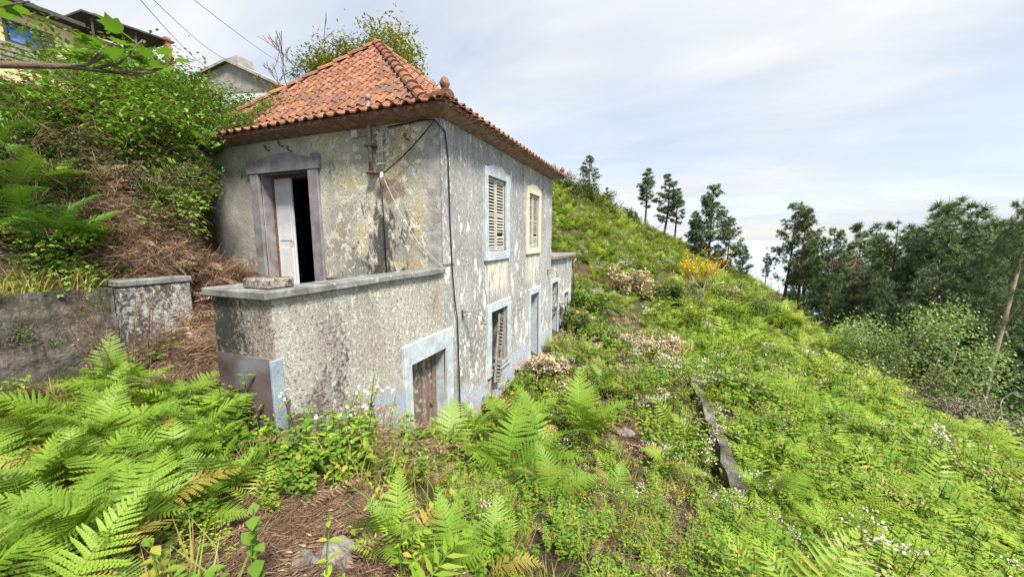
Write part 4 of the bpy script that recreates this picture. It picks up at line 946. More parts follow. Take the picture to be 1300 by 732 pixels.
for i in range(3):
    source('ferncover', 'fern_%d' % i, fern_clump(60 + i, 6, 13, 1, L_hill)); source('fernfar', 'fern_%d' % i, fern_clump(70 + i, 7, 9, 1, L_hill))
    source('herbcover', 'herb_%d' % i, herb(80 + i, 9, .34, .16, .075, [L_herb, L_flower, L_herb], .5))
    source('herbcover', 'light_%d' % i, herb(85 + i, 8, .30, .16, .06, [L_hill, L_flower, L_herb], .6, .5))
    source('flowercover', 'flower_%d' % i, herb(90 + i, 11, .5, .2, .06, [L_herb, L_flower, M_twig], .4, .5, 4, .85))
    source('flowercover', 'seed_%d' % i, herb(95 + i, 11, .5, .2, .05, [L_tan, L_tan, M_twig], .4, .4, 3, .8))
    source('grasscover', 'grass_%d' % i, tuft(100 + i, 46, .34, .12, .009, L_grass)); source('drycover', 'dry_%d' % i, tangle(110 + i, 44, .46, .0036, L_dry))
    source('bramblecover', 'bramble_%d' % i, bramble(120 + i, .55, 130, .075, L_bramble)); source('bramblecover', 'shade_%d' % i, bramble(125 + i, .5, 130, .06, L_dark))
    source('shrubcover', 'shrub_%d' % i, bramble(130 + i, .6, 150, .09, L_dark)); source('shrubcover', 'olive_%d' % i, bramble(135 + i, .5, 140, .07, L_olive))
    source('leafcover', 'leafy_%d' % i, herb(140 + i, 6, .30, .11, .105, [L_bright, L_flower, L_herb], .6, .72, 4))
def scatter(name, label, cat, coll, P, Rz, Sc, pick):
    """one stuff object: a point per plant, geometry nodes set a plant on each"""
    n = len(P); me = bpy.data.meshes.new(name); me.vertices.add(n); me.vertices.foreach_set('co', np.asarray(P, np.float32).ravel())
    for nm, tp, dat in (('prot', 'FLOAT_VECTOR', Rz), ('pscl', 'FLOAT', Sc), ('pidx', 'INT', pick)):
        at = me.attributes.new(nm, tp, 'POINT'); dat = np.asarray(dat, np.int32 if tp == 'INT' else np.float32).ravel()
        at.data.foreach_set('vector' if tp == 'FLOAT_VECTOR' else 'value', dat)
    o = link(name, me); tag(o, label, cat, kind='stuff')
    g = bpy.data.node_groups.new(name + '_nodes', 'GeometryNodeTree'); g.interface.new_socket('Geometry', in_out='INPUT', socket_type='NodeSocketGeometry'); g.interface.new_socket('Geometry', in_out='OUTPUT', socket_type='NodeSocketGeometry')
    gi = g.nodes.new('NodeGroupInput'); go = g.nodes.new('NodeGroupOutput'); ci = g.nodes.new('GeometryNodeCollectionInfo'); ci.inputs['Collection'].default_value = SRC[coll]
    ci.inputs['Separate Children'].default_value = True; ci.inputs['Reset Children'].default_value = True
    ip = g.nodes.new('GeometryNodeInstanceOnPoints'); ip.inputs['Pick Instance'].default_value = True
    def na(nm, tp): q = g.nodes.new('GeometryNodeInputNamedAttribute'); q.data_type = tp; q.inputs['Name'].default_value = nm; return q.outputs['Attribute']
    e2r = g.nodes.new('FunctionNodeEulerToRotation'); g.links.new(na('prot', 'FLOAT_VECTOR'), e2r.inputs[0])
    g.links.new(gi.outputs[0], ip.inputs['Points']); g.links.new(ci.outputs[0], ip.inputs['Instance']); g.links.new(na('pidx', 'INT'), ip.inputs['Instance Index'])
    g.links.new(e2r.outputs[0], ip.inputs['Rotation']); g.links.new(na('pscl', 'FLOAT'), ip.inputs['Scale']); g.links.new(ip.outputs[0], go.inputs[0])
    md = o.modifiers.new('plants', 'NODES'); md.node_group = g; return o
def nse(x, y, f, s): return np.array([mnoise.noise((a * f, b * f, s)) for a, b in zip(x, y)])
# --- where ground cover may stand
BARE = []
for px, py, rx, ry in ((390, 708, .42, .36), (795, 560, .32, .55), (250, 500, .45, .3), (425, 655, .22, .18)):
    g_ = ground_at(px, py); BARE.append((g_[0], g_[1], rx, ry))
def free(x, y, mg=.12):
    f = ~((x > HX0 - mg) & (x < HX1 + mg) & (y > HY0 - mg) & (y < HY1 + mg)) & ~((x > -6.5 - mg) & (x < HX1 + .1 + mg) & (y >= HY1 - .1) & (y < 14.0 + mg))
    f &= ~((x > xedge(y) - .02) & (x < HX1 + mg) & (y > PY - mg * .5) & (y < HY0 + .1)) & ~((x > -5.8) & (x < -5.15) & (y < 2.75)) & ~((x > -5.3) & (x < -3.7) & (y > PY - .3) & (y < PY + .5))
    f &= ~((x > .94) & (x < 1.12) & (y > 5.1) & (y < 5.9)) & (np.hypot(x, y) > .95)
    return f
def bare(x, y): return np.min([((x - a) / c) ** 2 + ((y - b) / d) ** 2 for a, b, c, d in BARE], axis=0)
rs = rt(5); XS = []; YS = []
for r0, r1, dn in ((1.0, 3.5, 44), (3.5, 7, 30), (7, 14, 16), (14, 28, 7.5), (28, 70, 2.6)):
    A0, A1 = math.radians(-95), math.radians(75); n = int(.5 * (A1 - A0) * (r1 * r1 - r0 * r0) * dn); r = np.sqrt(rs.uniform(r0 * r0, r1 * r1, n)); a = rs.uniform(A0, A1, n); XS.append(r * np.sin(a)); YS.append(r * np.cos(a))
x = np.concatenate(XS); y = np.concatenate(YS)
k = free(x, y) & ((x > -5.2) | (y > 11)) & (x < 24) & ((y < 11) | (x > -16)) & (y < 66); x, y = x[k], y[k]
k = bare(x, y) > rs.uniform(.9, 1.7, len(x)); x, y = x[k], y[k]
r = np.hypot(x, y); n1_, n2_, n3_ = nse(x, y, .42, 1.3), nse(x, y, .9, 7.7), nse(x, y, .18, 4.2)
z = H(x, y); N = len(x); u = rs.rand(N)
right = sstep(.6, 1.8, x + n2_ * .6) * sstep(40, 25, y); hillfar = sstep(24, 36, y + 6 * n3_); nearL = (x < .8) & (y < 9)
# brown patch on the far slope and the scrub band along the skyline
gp_ = ground_at(1010, 402); scorch = np.exp(-(((x - gp_[0]) / 1.6) ** 2 + ((y - gp_[1]) / 6) ** 2))
w_f = .40 * right + .36 * (1 - right) * (1 - hillfar) + .30 * hillfar; w_f *= np.where(nearL, .14, 1)
w_fl = np.where((x < -1.9) & (y < 2.0), .15, 1) * (1 - .3 * right) * (.03 + .38 * sstep(.14, .45, n2_)) * np.where(nearL, .6, 1) * np.where(r < 3.2, .25, 1) * (1 - .85 * hillfar) + .35 * np.exp(-(((x + .4) / 1.6) ** 2 + ((y - 12) / 6) ** 2))
w_h = .42 + .3 * nearL + .35 * right; w_g = .30 * nearL + .12 * hillfar + .05 + .35 * np.exp(-(((x - .1) / .9) ** 2 + ((y - 3.6) / 1.6) ** 2)); w_d = .012 + .12 * nearL + 2.0 * scorch; w_s = .02 + .55 * hillfar * sstep(-.05, .25, n1_ + .25 * (x < 0)) + .25 * sstep(16, 22, x) + .3 * np.exp(-(((x + 2.2) / 1.2) ** 2 + ((y - 13) / 4.0) ** 2))
w_l = .14 * (r < 6)
WTS = np.stack([w_f, w_fl, w_h, w_g, w_d, w_s, w_l], 1); WTS /= WTS.sum(1, keepdims=True); sp = (u[:, None] > np.cumsum(WTS, 1)).sum(1)
size = np.interp(r, [1, 5, 10, 20, 40, 70], [.72, .9, 1.0, 1.2, 1.5, 1.9]) * rs.uniform(.6, 1.25, N) * (1 + .75 * np.clip(nse(x, y, .75, 12.4), -.5, .8))
size *= 1 - .45 * np.clip(scorch, 0, 1); dwall = np.where((y > 2) & (y < 14), x - HX1, 9.0); size *= 1 + .55 * np.exp(-(dwall / .55) ** 2); size *= 1 + (.45 - .4 * sstep(7, 4, r)) * right; fz = (x < -1.9) & (y < 1.9); size *= np.where(fz, .6, 1)
rot = np.stack([rs.normal(0, .12, N), rs.normal(0, .12, N), rs.uniform(0, 6.28, N)], 1); PT = np.stack([x, y, z], 1)
def put(name, label, cat, coll, m, sc=1.0, npk=3, dz=-.02): scatter(name, label, cat, coll, PT[m] + np.array([0, 0, dz]), rot[m], size[m] * sc, rs.randint(0, npk, m.sum()))
fn = r < 16
put('fern_cover', 'low bracken covering the near part of the slope', 'ferns', 'ferncover', (sp == 0) & fn, .66); put('distant_fern_cover', 'bracken carpet on the far part of the hillside', 'ferns', 'fernfar', (sp == 0) & ~fn, .72)
put('flowering_weeds', 'white-flowered weeds with tan seed heads in drifts over the slope', 'weeds', 'flowercover', sp == 1, .95, 6)
put('weed_cover', 'mixed leafy green weeds covering the ground', 'weeds', 'herbcover', sp == 2, 1.2, 6); put('grass', 'yellowing rough grass between the weeds', 'grass', 'grasscover', sp == 3, 1.05)
put('dry_bracken_litter', 'brown dead bracken stalks lying on the ground', 'litter', 'drycover', sp == 4, .8); put('hill_scrub', 'dark low scrub on the hillside', 'scrub', 'shrubcover', sp == 5, .75, 6, -.1)
SRC_y = None
for i in range(2): source('yellowcover', 'yellow_%d' % i, herb(160 + i, 7, .42, .12, .05, [L_grass, L_yellow, M_twig], .4, .35, 4, .7))
k = nearL & (r > 2.2) & (rs.rand(N) < .03)
put('yellow_flowered_weeds', 'scattered yellow-flowered weeds and orange stalks in the grass', 'weeds', 'yellowcover', k, .9, 2)
put('broadleaf_cover', 'bright broad-leaved weeds in the foreground', 'weeds', 'leafcover', sp == 6, np.where(r[sp == 6] < 2.8, .55, .85))
# straw on the bare patch
n = 60; a = rs.uniform(0, 6.28, n); q = np.sqrt(rs.rand(n)); bx = BARE[0][0] + .46 * q * np.cos(a); by = BARE[0][1] + .34 * q * np.sin(a)
bx = np.concatenate([bx, BARE[1][0] + .5 * q * np.cos(a), BARE[3][0] + .4 * q * np.cos(a)]); by = np.concatenate([by, BARE[1][1] + .9 * q * np.sin(a), BARE[3][1] + .3 * q * np.sin(a)])
scatter('straw_litter', 'brown straw strewn over the bare soil patch', 'straw', 'drycover', np.stack([bx, by, H(bx, by) - .06], 1), np.stack([a[:0].sum() + np.zeros(len(bx)), np.zeros(len(bx)), rs.uniform(0, 6, len(bx))], 1), rs.uniform(.3, .55, len(bx)), rs.randint(0, 3, len(bx)))
# --- the bank on the left: brambles, dead bracken, ferns
def pix(x, y, z): c = np.stack([x, y, z], 1) @ CR; return 650 - FPX * c[:, 0] / c[:, 2], 366 + FPX * c[:, 1] / c[:, 2]
def heapness(x, y):
    """where the dead bracken lies on the bank: a tongue running down towards the gate pillar"""
    px, py = pix(x, y, H(x, y)); mid = np.interp(py, [180, 250, 300, 350, 420], [115, 138, 168, 192, 225]); wd = np.interp(py, [180, 250, 300, 350], [8, 18, 34, 38])
    return sstep(1.25, .7, np.abs(px - mid) / wd) * sstep(165, 215, py)
n = 4200; bx = rs.uniform(-13, -5.6, n); by = rs.uniform(-1.5, 5.2, n); ok = (bx < xedge(by) - .05) & ~((bx > HX0 - .3) & (by > HY0 - .25)); ok &= rs.rand(n) > heapness(bx, by) * .93
ok &= ~((bx > -6.9) & (by < 1.6) & (rs.rand(n) < .65)); bx, by = bx[ok], by[ok]
bx2 = rs.uniform(-27, -11, 1500); by2 = rs.uniform(-1, 14, 1500); k = ~((bx2 < -24.8) & (by2 < 14)); bx2, by2 = bx2[k], by2[k]
bx = np.concatenate([bx, bx2]); by = np.concatenate([by, by2]); n = len(bx); sc = np.where(bx < -11, .6, .6) * rs.uniform(.6, 1.25, n)
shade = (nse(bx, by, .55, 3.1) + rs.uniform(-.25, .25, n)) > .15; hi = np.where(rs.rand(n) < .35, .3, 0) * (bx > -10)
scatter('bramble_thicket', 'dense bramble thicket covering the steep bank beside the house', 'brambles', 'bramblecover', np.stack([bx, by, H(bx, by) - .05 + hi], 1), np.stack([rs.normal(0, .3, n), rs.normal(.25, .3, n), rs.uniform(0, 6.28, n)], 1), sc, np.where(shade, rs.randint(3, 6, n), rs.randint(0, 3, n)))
n = 2600; bx = rs.uniform(-8.5, -5.0, n); by = rs.uniform(1.0, 4.4, n); k = (bx < xedge(by)) & (rs.rand(n) < heapness(bx, by)); bx, by = bx[k], by[k]; zb = H(bx, by)
m_ = 40; sx_ = rs.uniform(0, 1, m_); bx = np.concatenate([bx, -5.55 + sx_ * .5]); by = np.concatenate([by, rs.uniform(2.75, 3.4, m_)]); zb = np.concatenate([zb, -.45 - .65 * sx_]); n = len(bx)
scatter('dead_bracken_heap', 'brown heap of dead bracken sliding down the bank beside the gate pillar', 'bracken', 'drycover', np.stack([bx, by, zb + rs.uniform(-.08, .18, n)], 1), np.stack([rs.normal(0, .3, n), rs.normal(.6, .3, n), rs.uniform(0, 6.28, n)], 1), rs.uniform(.4, .8, n), rs.randint(0, 3, n))
n = 90; by = rs.uniform(-2.5, 2.0, n); bx = rs.uniform(-5.75, -5.42, n)
scatter('wall_top_grass', 'green grass growing along the top of the stone retaining wall', 'grass', 'grasscover', np.stack([bx, by, np.full(n, -.53)], 1), np.stack([rs.normal(0, .15, n), rs.normal(.2, .2, n), rs.uniform(0, 6, n)], 1), rs.uniform(.6, 1.0, n), rs.randint(0, 3, n))

n = 170; bx = rs.uniform(-10.6, -7.45, n); t_ = rs.rand(n) ** 1.4; by = EY0 - .05 + t_ * 1.5; zr = zp((by - EY0) / RY)
k = rs.rand(n) < np.interp(bx, [-10.6, -8.3, -7.4], [1, 1, .45]); bx, by, zr = bx[k], by[k], zr[k]; n = len(bx)
scatter('roof_creeper', 'leafy bramble shoots spreading over the left eave of the tiled roof', 'brambles', 'bramblecover', np.stack([bx, by, zr - .05], 1), np.stack([rs.normal(.2, .3, n), rs.normal(0, .3, n), rs.uniform(0, 6.28, n)], 1), rs.uniform(.3, .62, n), rs.randint(0, 3, n))
n = 34; by = rs.uniform(-1.5, 2.0, n); t_ = rs.rand(n) ** 2
scatter('wall_creeper', 'small creepers and weeds hanging on the face of the stone retaining wall', 'creeper', 'bramblecover', np.stack([np.full(n, -5.36), by, -.55 - t_ * .8], 1), np.stack([rs.normal(0, .3, n), rs.normal(.9, .3, n), rs.uniform(0, 6.28, n)], 1), rs.uniform(.12, .34, n), rs.randint(0, 6, n))
n = 70; bx = rs.uniform(-5.15, -4.0, n); by = rs.uniform(1.85, 2.9, n)
scatter('step_litter', 'dry stems and dead bracken filling the entrance steps beside the gate pillar', 'litter', 'drycover', np.stack([bx, by, np.interp(by, [1.85, 2.1, 2.4, 2.9], [-1.45, -1.33, -1.15, -1.02])], 1), np.stack([rs.normal(0, .2, n), rs.normal(0, .2, n), rs.uniform(0, 6.28, n)], 1), rs.uniform(.35, .7, n), rs.randint(0, 3, n))
# --- single ferns
G1 = 'bracken ferns crowding the path below the stone wall'; L1 = 'bright green bracken fern in the dense clump below the retaining wall'
rs = rt(21); i = 0
for tr in range(400):
    fx, fy = rs.uniform(-4.95, -1.95), rs.uniform(.15, 1.75)
    if fx > -2.9 and fy > 1.45 - (fx + 2.9) * .3: continue
    if ((fx - BARE[0][0]) / .75) ** 2 + ((fy - BARE[0][1]) / .6) ** 2 < 1 or fx > -2.1 and fy < .5: continue
    if math.hypot(fx, fy) < 1.9: continue
    fern(fx, fy, rs.uniform(.34, .70), rs.randint(4, 8), 300 + i, L1, G1); i += 1
    if i >= 74: break
for k, (px, py, sc, nf, lab) in enumerate(((560, 590, 1.0, 6, 'bracken fern in front of the blue-framed cellar door'), (680, 590, 1.5, 8, 'large spreading bracken fern on the bank opposite the broken shutter'), (640, 615, 1.15, 7, 'bracken fern just below the large spreading fern'), (735, 565, 1.35, 7, 'bracken fern between the large spreading fern and the bare soil'), (560, 730, .46, 6, 'low bracken fern beside the rock and straw patch'), (500, 700, .48, 5, 'small bracken fern leaning over the pale rock'),
        (610, 740, .48, 5, 'broad fern frond rising out of white-flowered weeds'), (650, 560, 1.2, 7, 'bracken fern at the foot of the wall below the hanging shutter'), (700, 640, .7, 5, 'bracken fern among yellowing grass'), (850, 600, .7, 5, 'fern beside the near end of the edging wall'), (770, 640, .6, 5, 'small fern on the open bank above the edging wall'), (980, 640, .8, 6, 'pale green fern downhill of the edging wall'), (760, 500, .9, 6, 'bracken fern near the annex path'), (600, 560, .8, 5, 'bracken fern at the foot of the grey wall beside the cellar door'), (1060, 560, .7, 5, 'fern standing above the bracken on the open slope'))):
    p = ground_at(px, min(py, 731)); fern(p[0], p[1], sc * .95, nf + 2, 500 + k, lab, None)
for k in range(34):
    fern(rs.uniform(-7.6, -5.8), rs.uniform(.2, 2.0), rs.uniform(.6, .95), rs.randint(5, 8), 600 + k, 'deep green bracken fern on the bank above the stone wall', 'bracken ferns above the stone wall', 'd' if k % 3 else 'l')

for k, (fx, fy) in enumerate(((-4.3, 1.72), (-4.75, 1.62), (-3.95, 1.78), (-3.6, 1.72))): fern(fx, fy, .6, 6, 680 + k, 'bracken fern growing in front of the entrance steps', 'ferns in front of the entrance steps')
# --- weeds that stand out singly
def plant(name, label, cat, me, x, y, sc, seed=0, z=None, group=None):
    o = link(name, me); o.location = (x, y, h1(x, y) - .02 if z is None else z); o.rotation_euler = (0, 0, seed * 1.7); o.scale = (sc,) * 3; return tag(o, label, cat, group)
m1 = herb(150, 7, .5, .16, .12, [L_bright, L_flower, M_twig], .5, .75, 5); m2 = herb(151, 30, .95, .2, .045, [L_dry, L_tan, L_dry], .35, .4, 11, .0)
plant('leafy_weed', 'bright broad-leaved weed at the foot of the terrace pier', 'weed', m1, -2.72, 1.88, .9, 1); plant('bramble_shoot', 'trailing green bramble against the lichened terrace wall', 'weed', bramble(171, .5, 60, .07, L_bramble, 12), -2.55, 3.0, .9, 5); plant('bramble_shoot', 'bramble sprawling at the foot of the terrace wall near the cellar door', 'weed', bramble(172, .5, 70, .06, L_bramble, 12), -2.45, 3.55, .95, 7)
plant('leafy_weed', 'broad-leaved weed against the lichened terrace wall', 'weed', m1, -2.62, 2.35, .85, 2); plant('leafy_weed', 'green weed growing in the gap beside the gate pillar', 'weed', m1, -4.75, 2.12, .7, 4, -1.34)
plant('dry_weed', 'reddish brown dried weed in front of the gate pillar', 'weed', m2, -4.85, 1.85, 1.05, 3); plant('dry_weed', 'dead brown weed standing against the pale terrace wall', 'weed', m2, -2.75, 2.75, .75, 6); plant('dry_weed', 'dried weed stalks beside the blue-framed cellar door', 'weed', m2, -2.6, 3.5, .8, 9)
for k, (px, py) in enumerate(((965, 705), (1010, 715))):
    p = ground_at(px, py); plant('leafy_weed', ('lush broad-leaved weed on the open slope below the edging wall', 'second lush weed beside the broad-leaved one on the slope')[k], 'weed', m1, p[0], p[1], .8, k + 11)

# --- trees
def pine_meshes(seed, spread, ntuft, low=.25, mat=L_pine, candles=True, tl=.33):
    """pine of height 10 with whorled limbs and needle tufts: (trunk, crown)"""
    rs = rt(seed); sway = rs.normal(0, .12, 2); tp = lambda f: np.array([sway[0] * math.sin(f * 3) * 1.5, sway[1] * math.sin(f * 2.2) * 1.5, 10 * f])
    tb = MB().tube([tuple(tp(f)) for f in np.linspace(0, 1, 10)], [.17 * (1 - .9 * f) for f in np.linspace(0, 1, 10)], 7); P = []; D = []; tops = []
    f = low
    while f < .985:
        rel = (f - low) / (1 - low); L0 = spread * (min(1, .45 + rel * 2.2) * (1 - rel) ** .62 + .10)
        for j in range(rs.randint(3, 6)):
            a = rs.uniform(0, 6.28); L = L0 * rs.uniform(.55, 1.12); el = math.radians(rs.uniform(-8, 22) + 34 * rel); d = np.array([math.cos(a) * math.cos(el), math.sin(a) * math.cos(el), math.sin(el)])
            p0 = tp(f); p1 = p0 + d * L * .55; p2 = p0 + d * L + np.array([0, 0, .22 * L]); tb.tube([tuple(p0), tuple(p1), tuple(p2)], [.05 * (1 - f * .6), .03 * (1 - f * .5), .01], 4, cap=False)
            nt_ = max(4, int(2.7 * ntuft * L / spread))
            for k in range(nt_):
                q = .3 + .7 * math.sqrt(rs.rand()); c = (p0 + (p1 - p0) * q / .55) if q < .55 else (p1 + (p2 - p1) * (q - .55) / .45); off = rs.normal(0, 1, 3) * np.array([.17, .17, .09]) * L * (1.15 - .5 * q)
                P.append(c + off); D.append(d * .7 + off / (np.linalg.norm(off) + .01) * .5 + np.array([0, 0, .55]))
            if rel > .6 or rs.rand() < .1: tops.append(p2)
        f += rs.uniform(.045, .075)
    tops.append(tp(1.0)); P += [tp(1.0)] * 3; D += [np.array([0, 0, 1.0])] * 3
    P, D = np.array(P), np.array(D); nn = 26; dd = dirs(rs, nn, -.1, 1); T = []; F = []
    for k, v in enumerate(dd):
        v = np.array([v[0], v[2], v[1]]); sd = np.cross(v, [.3, .5, .8]); sd /= np.linalg.norm(sd); ln = rs.uniform(.7, 1.1); T += [sd * .06, -sd * .06, v * ln]; F.append((3 * k, 3 * k + 1, 3 * k + 2))
    C = Cloud(); C.put(np.array(T), np.array(F), frames(D, roll=rs.uniform(0, 6.28, len(P))) * (tl * rs.uniform(.7, 1.25, len(P)))[:, None, None], P, 0)
    if candles:
        tops = np.array(tops); up = np.tile([0, 0, 1.0], (len(tops), 1)) + rs.normal(0, .12, (len(tops), 3)); T2 = np.array([(-.05, 0, 0), (.05, 0, 0), (0, 0, .05), (0, 1, 0)]); F2 = np.array([(0, 1, 3), (1, 2, 3), (2, 0, 3)])
        C.put(T2, F2, frames(up, np.tile([.2, 1, .1], (len(tops), 1))) * (rs.uniform(.3, .6, len(tops)))[:, None, None], tops, 1)
    return tb.mesh('trunk', M_bark, True), C.mesh('crown', [mat, L_candle])
PV = {'thin': [pine_meshes(200, 1.9, 9, .28, L_pine, False), pine_meshes(201, 1.6, 9, .38, L_pine, False), pine_meshes(202, 2.1, 10, .2, L_pine, False)], 'full': [pine_meshes(203, 3.3, 15, .14, L_pine), pine_meshes(204, 3.7, 16, .18, L_pine), pine_meshes(205, 3.0, 15, .12, L_pine)], 'airy': [pine_meshes(206, 2.5, 9, .25, L_pineb), pine_meshes(207, 2.2, 9, .3, L_pineb)], 'cone': [pine_meshes(208, 2.9, 16, .05, L_pine, False), pine_meshes(209, 2.6, 15, .08, L_pine, False)]}
def pine(px, r, ytop, kind, v, label, group=None, wide=1.0):
    q = ray(px, ytop); q = q / math.hypot(q[0], q[1]); x, y = q[0] * r, q[1] * r; zg = h1(x, y) - .15; hh = q[2] * r - zg
    t = empty('pine_tree', (x, y, zg), label, 'pine tree', group, v * 1.3 + px); t.scale = (hh / 10 * wide, hh / 10 * wide, hh / 10)
    for nm, me in zip(('trunk', 'crown'), PV[kind][v % len(PV[kind])]): link(nm, me, t, local=True)
    return t
pine(750, 49, 198, 'thin', 0, 'lone small pine on the hillcrest above the annex', None, 1.5); pine(771, 48, 238, 'thin', 2, 'short scrubby pine just downhill of the lone crest pine')
for px, yt, v, lb in ((822, 215, 1, 'leftmost of three slender pines on the ridge, bushier low down'), (846, 222, 0, 'tall middle pine of three slender pines on the ridge'), (860, 240, 1, 'shortest of three slender pines on the ridge')): pine(px, 53, yt, 'thin', v, lb, None, 1.25)
pine(906, 44, 236, 'cone', 0, 'broad dark conical pine above the yellow gorse bush', None, .95); pine(886, 46, 268, 'cone', 1, 'shorter pine leaning against the broad conical pine'); pine(928, 45, 275, 'cone', 1, 'dark pine on the downhill side of the broad conical pine'); pine(945, 50, 312, 'cone', 0, 'low dark pine where the sea shows beside the slope')
for px, r_, yt, kd, v, wd, lb in ((1006, 43, 260, 'airy', 0, .95, 'tall airy pine with open branches at the edge of the wood'), (1028, 41, 268, 'airy', 1, .9, 'airy pine with dark trunk beside the tall open one'), (1058, 40, 292, 'airy', 0, .8, 'feathery pine beside the dead tan trunk'), (1090, 44, 285, 'thin', 0, 1.0, 'thin pine behind the dead tan trunk'), (975, 58, 322, 'thin', 1, 1.0, 'small distant pine at the left end of the wood'),
        (1140, 35, 284, 'full', 0, .95, 'full dark pine at the left of the dense group'), (1204, 33, 270, 'full', 1, 1.05, 'tallest dense pine crowned with upright candles'), (1245, 36, 290, 'full', 2, 1.0, 'dense pine just right of the tallest one'), (1290, 28, 292, 'full', 2, .8, 'pine with candles rising over the bare branched shrub'), (1170, 42, 300, 'full', 2, 1.0, 'dense pine filling the gap behind the tallest one'), (1112, 48, 300, 'airy', 1, 1.0, 'pine set back behind the left of the dense group'), (1335, 34, 296, 'full', 0, 1.0, 'pine at the far right end of the wood'), (1265, 44, 292, 'full', 1, 1.0, 'pine set back behind the candle-topped pines'), (1040, 55, 300, 'full', 0, .8, 'distant pine deep in the wood behind the airy pines'), (1190, 27, 345, 'full', 0, .8, 'low young pine in front of the tallest one'), (1120, 30, 360, 'full', 1, .75, 'low young pine beside the pale-leaved shrub tree')):
    pine(px, r_, yt, kd, v, lb, None, wd)
rs = rt(77)
for k in range(11):
    pine(rs.uniform(1000, 1420), rs.uniform(48, 68), rs.uniform(312, 350), 'full', k, 'dark pine in the wood behind the front row of pines', 'pines filling the wood behind', 1.1)
for k in range(8):
    pine(1075 + k * 38 + rs.uniform(-12, 12), rs.uniform(30, 44), rs.uniform(345, 390), 'full', k, 'low bushy pine in the shade under the taller pines', 'low pines under the wood', 1.25)
# leaning tan-trunked pine, dead trunk
def bare_tree(name, label, cat, x, y, hh, seed, mat, depth=4, spread=.55, up=.2, r=.06, lean=(0, 0, 1), first=.3, z=None, rmin=.006, group=None):
    rs = rt(seed); segs = []; tips = []; zg = h1(x, y) - .1 if z is None else z; t = empty(name, (x, y, zg), label, cat, group)
    grow(rs, (0, 0, 0), lean, hh * first, r, depth, segs, tips, (2, 3), spread, up, .74)
    lim = [s for s in segs[1:]]; link('trunk', seg_mesh(segs[:1], 7).mesh('trunk', mat, True), t, local=True); link('branches', seg_mesh(lim, 5, rmin).mesh('branches', mat), t, local=True); return t, tips
def at_r(px, r): q = ray(px, 366); q = q / math.hypot(q[0], q[1]); return q[0] * r, q[1] * r
dx_, dy_ = at_r(1083, 34); rs = rt(31); zg = h1(dx_, dy_) - .2
t = empty('dead_tree', (dx_, dy_, zg), 'dead tan trunk with broken twigs standing among the pines', 'dead tree'); hh = float(ray(1083, 315)[2] / math.hypot(*ray(1083, 315)[:2]) * 34 - zg)
link('trunk', MB().tube([(0, 0, 0), (.1, 0, hh * .4), (-.1, .1, hh * .75), (.05, 0, hh)], [.14, .11, .07, .02], 7).mesh('trunk', M_barkdead, True), t, local=True); b = MB()
for k in range(240): f = rs.uniform(.1, .98); a = rs.uniform(0, 6.28); L = rs.uniform(.3, 1.1) * (1.2 - f * .6); p = np.array([0, 0, hh * f]); d = np.array([math.cos(a), math.sin(a), rs.uniform(-.5, .6)]); b.tube([tuple(p), tuple(p + d * L * .5), tuple(p + d * L + (0, 0, -.1))], [.022, .016, .010], 3, cap=False)
link('branches', b.mesh('branches', M_barkdead), t, local=True)
dx_, dy_ = at_r(1268, 24); zg = h1(dx_, dy_) - .2; top_ = np.array(at_r(1295, 25)); t = empty('pine_tree', (dx_, dy_, zg), 'leaning pine with bare tan trunk at the edge of the dense pines', 'pine tree')
hh = 1.2 - zg; link('trunk', MB().tube([(0, 0, 0), ((top_[0] - dx_) * .4, (top_[1] - dy_) * .4, hh * .45), (top_[0] - dx_, top_[1] - dy_, hh)], [.10, .08, .04], 7).mesh('trunk', M_barkpale, True), t, local=True)
o = link('crown', PV['full'][0][1], t, local=True); o.location = (top_[0] - dx_, top_[1] - dy_, hh * .42); o.scale = (.42, .42, .50 * hh / 8)
def leafy(name, label, cat, x, y, hh, wd, seed, leaf, bark, nl, ls, depth=4, spread=.5, up=.1, first=.28, stems=3, z=None, flower=None, nfl=0, clump=.25, group=None, wdl=.6):
    """shrub or small tree: several stems, branching, leaves gathered at the branch tips"""
    rs = rt(seed); segs = []; tips = []; zg = h1(x, y) - .1 if z is None else z; t = empty(name, (x, y, zg), label, cat, group)
    for k in range(stems):
        a = 6.28 * k / stems + rs.rand(); grow(rs, (.05 * math.cos(a), .05 * math.sin(a), 0), (math.cos(a) * wd / hh * .8, math.sin(a) * wd / hh * .8, 1), hh * first, .02 * hh / stems ** .5, depth, segs, tips, (2, 3), spread, up, .76)
    T = np.array([q[0] for q in tips]); Dt = np.array([q[1] for q in tips]); k = rs.randint(0, len(T), nl); P = T[k] + rs.normal(0, clump, (nl, 3)) * hh * .2
    C = Cloud(); LT, LF = leafT(wdl, .15, .2); C.put(LT, LF, frames(Dt[k] * .5 + dirs(rs, nl, -.4, .8)) * (ls * rs.uniform(.6, 1.2, nl))[:, None, None], P, 0)
    if flower: k = rs.randint(0, len(T), nfl); P = T[k] + rs.normal(0, clump * .8, (nfl, 3)) * hh * .2 + (0, 0, .06 * hh); C.put(LT, LF, frames(dirs(rs, nfl, -.2, 1)) * (ls * rs.uniform(.6, 1.1, nfl))[:, None, None], P, 1)
    link('trunk', seg_mesh(segs, 5).mesh('trunk', bark), t, local=True); link('crown', C.mesh('crown', [leaf] + ([flower] if flower else [])), t, local=True); return t
x_, y_ = at_r(1165, 22); leafy('shrub_tree', 'pale green spreading shrub tree in front of the pines', 'shrub', x_, y_, 4.6, 5.0, 41, L_pale, M_barkpale, 8000, .115, 4, .55, .05, .30, 5, clump=.28)
x_, y_ = at_r(1205, 21); leafy('shrub_tree', 'lower half-bare pale shrub at the downhill side of the spreading shrub tree', 'shrub', x_, y_, 3.0, 4.0, 42, L_pale, M_barkpale, 900, .12, 4, .6, .0, .32, 5, clump=.3)
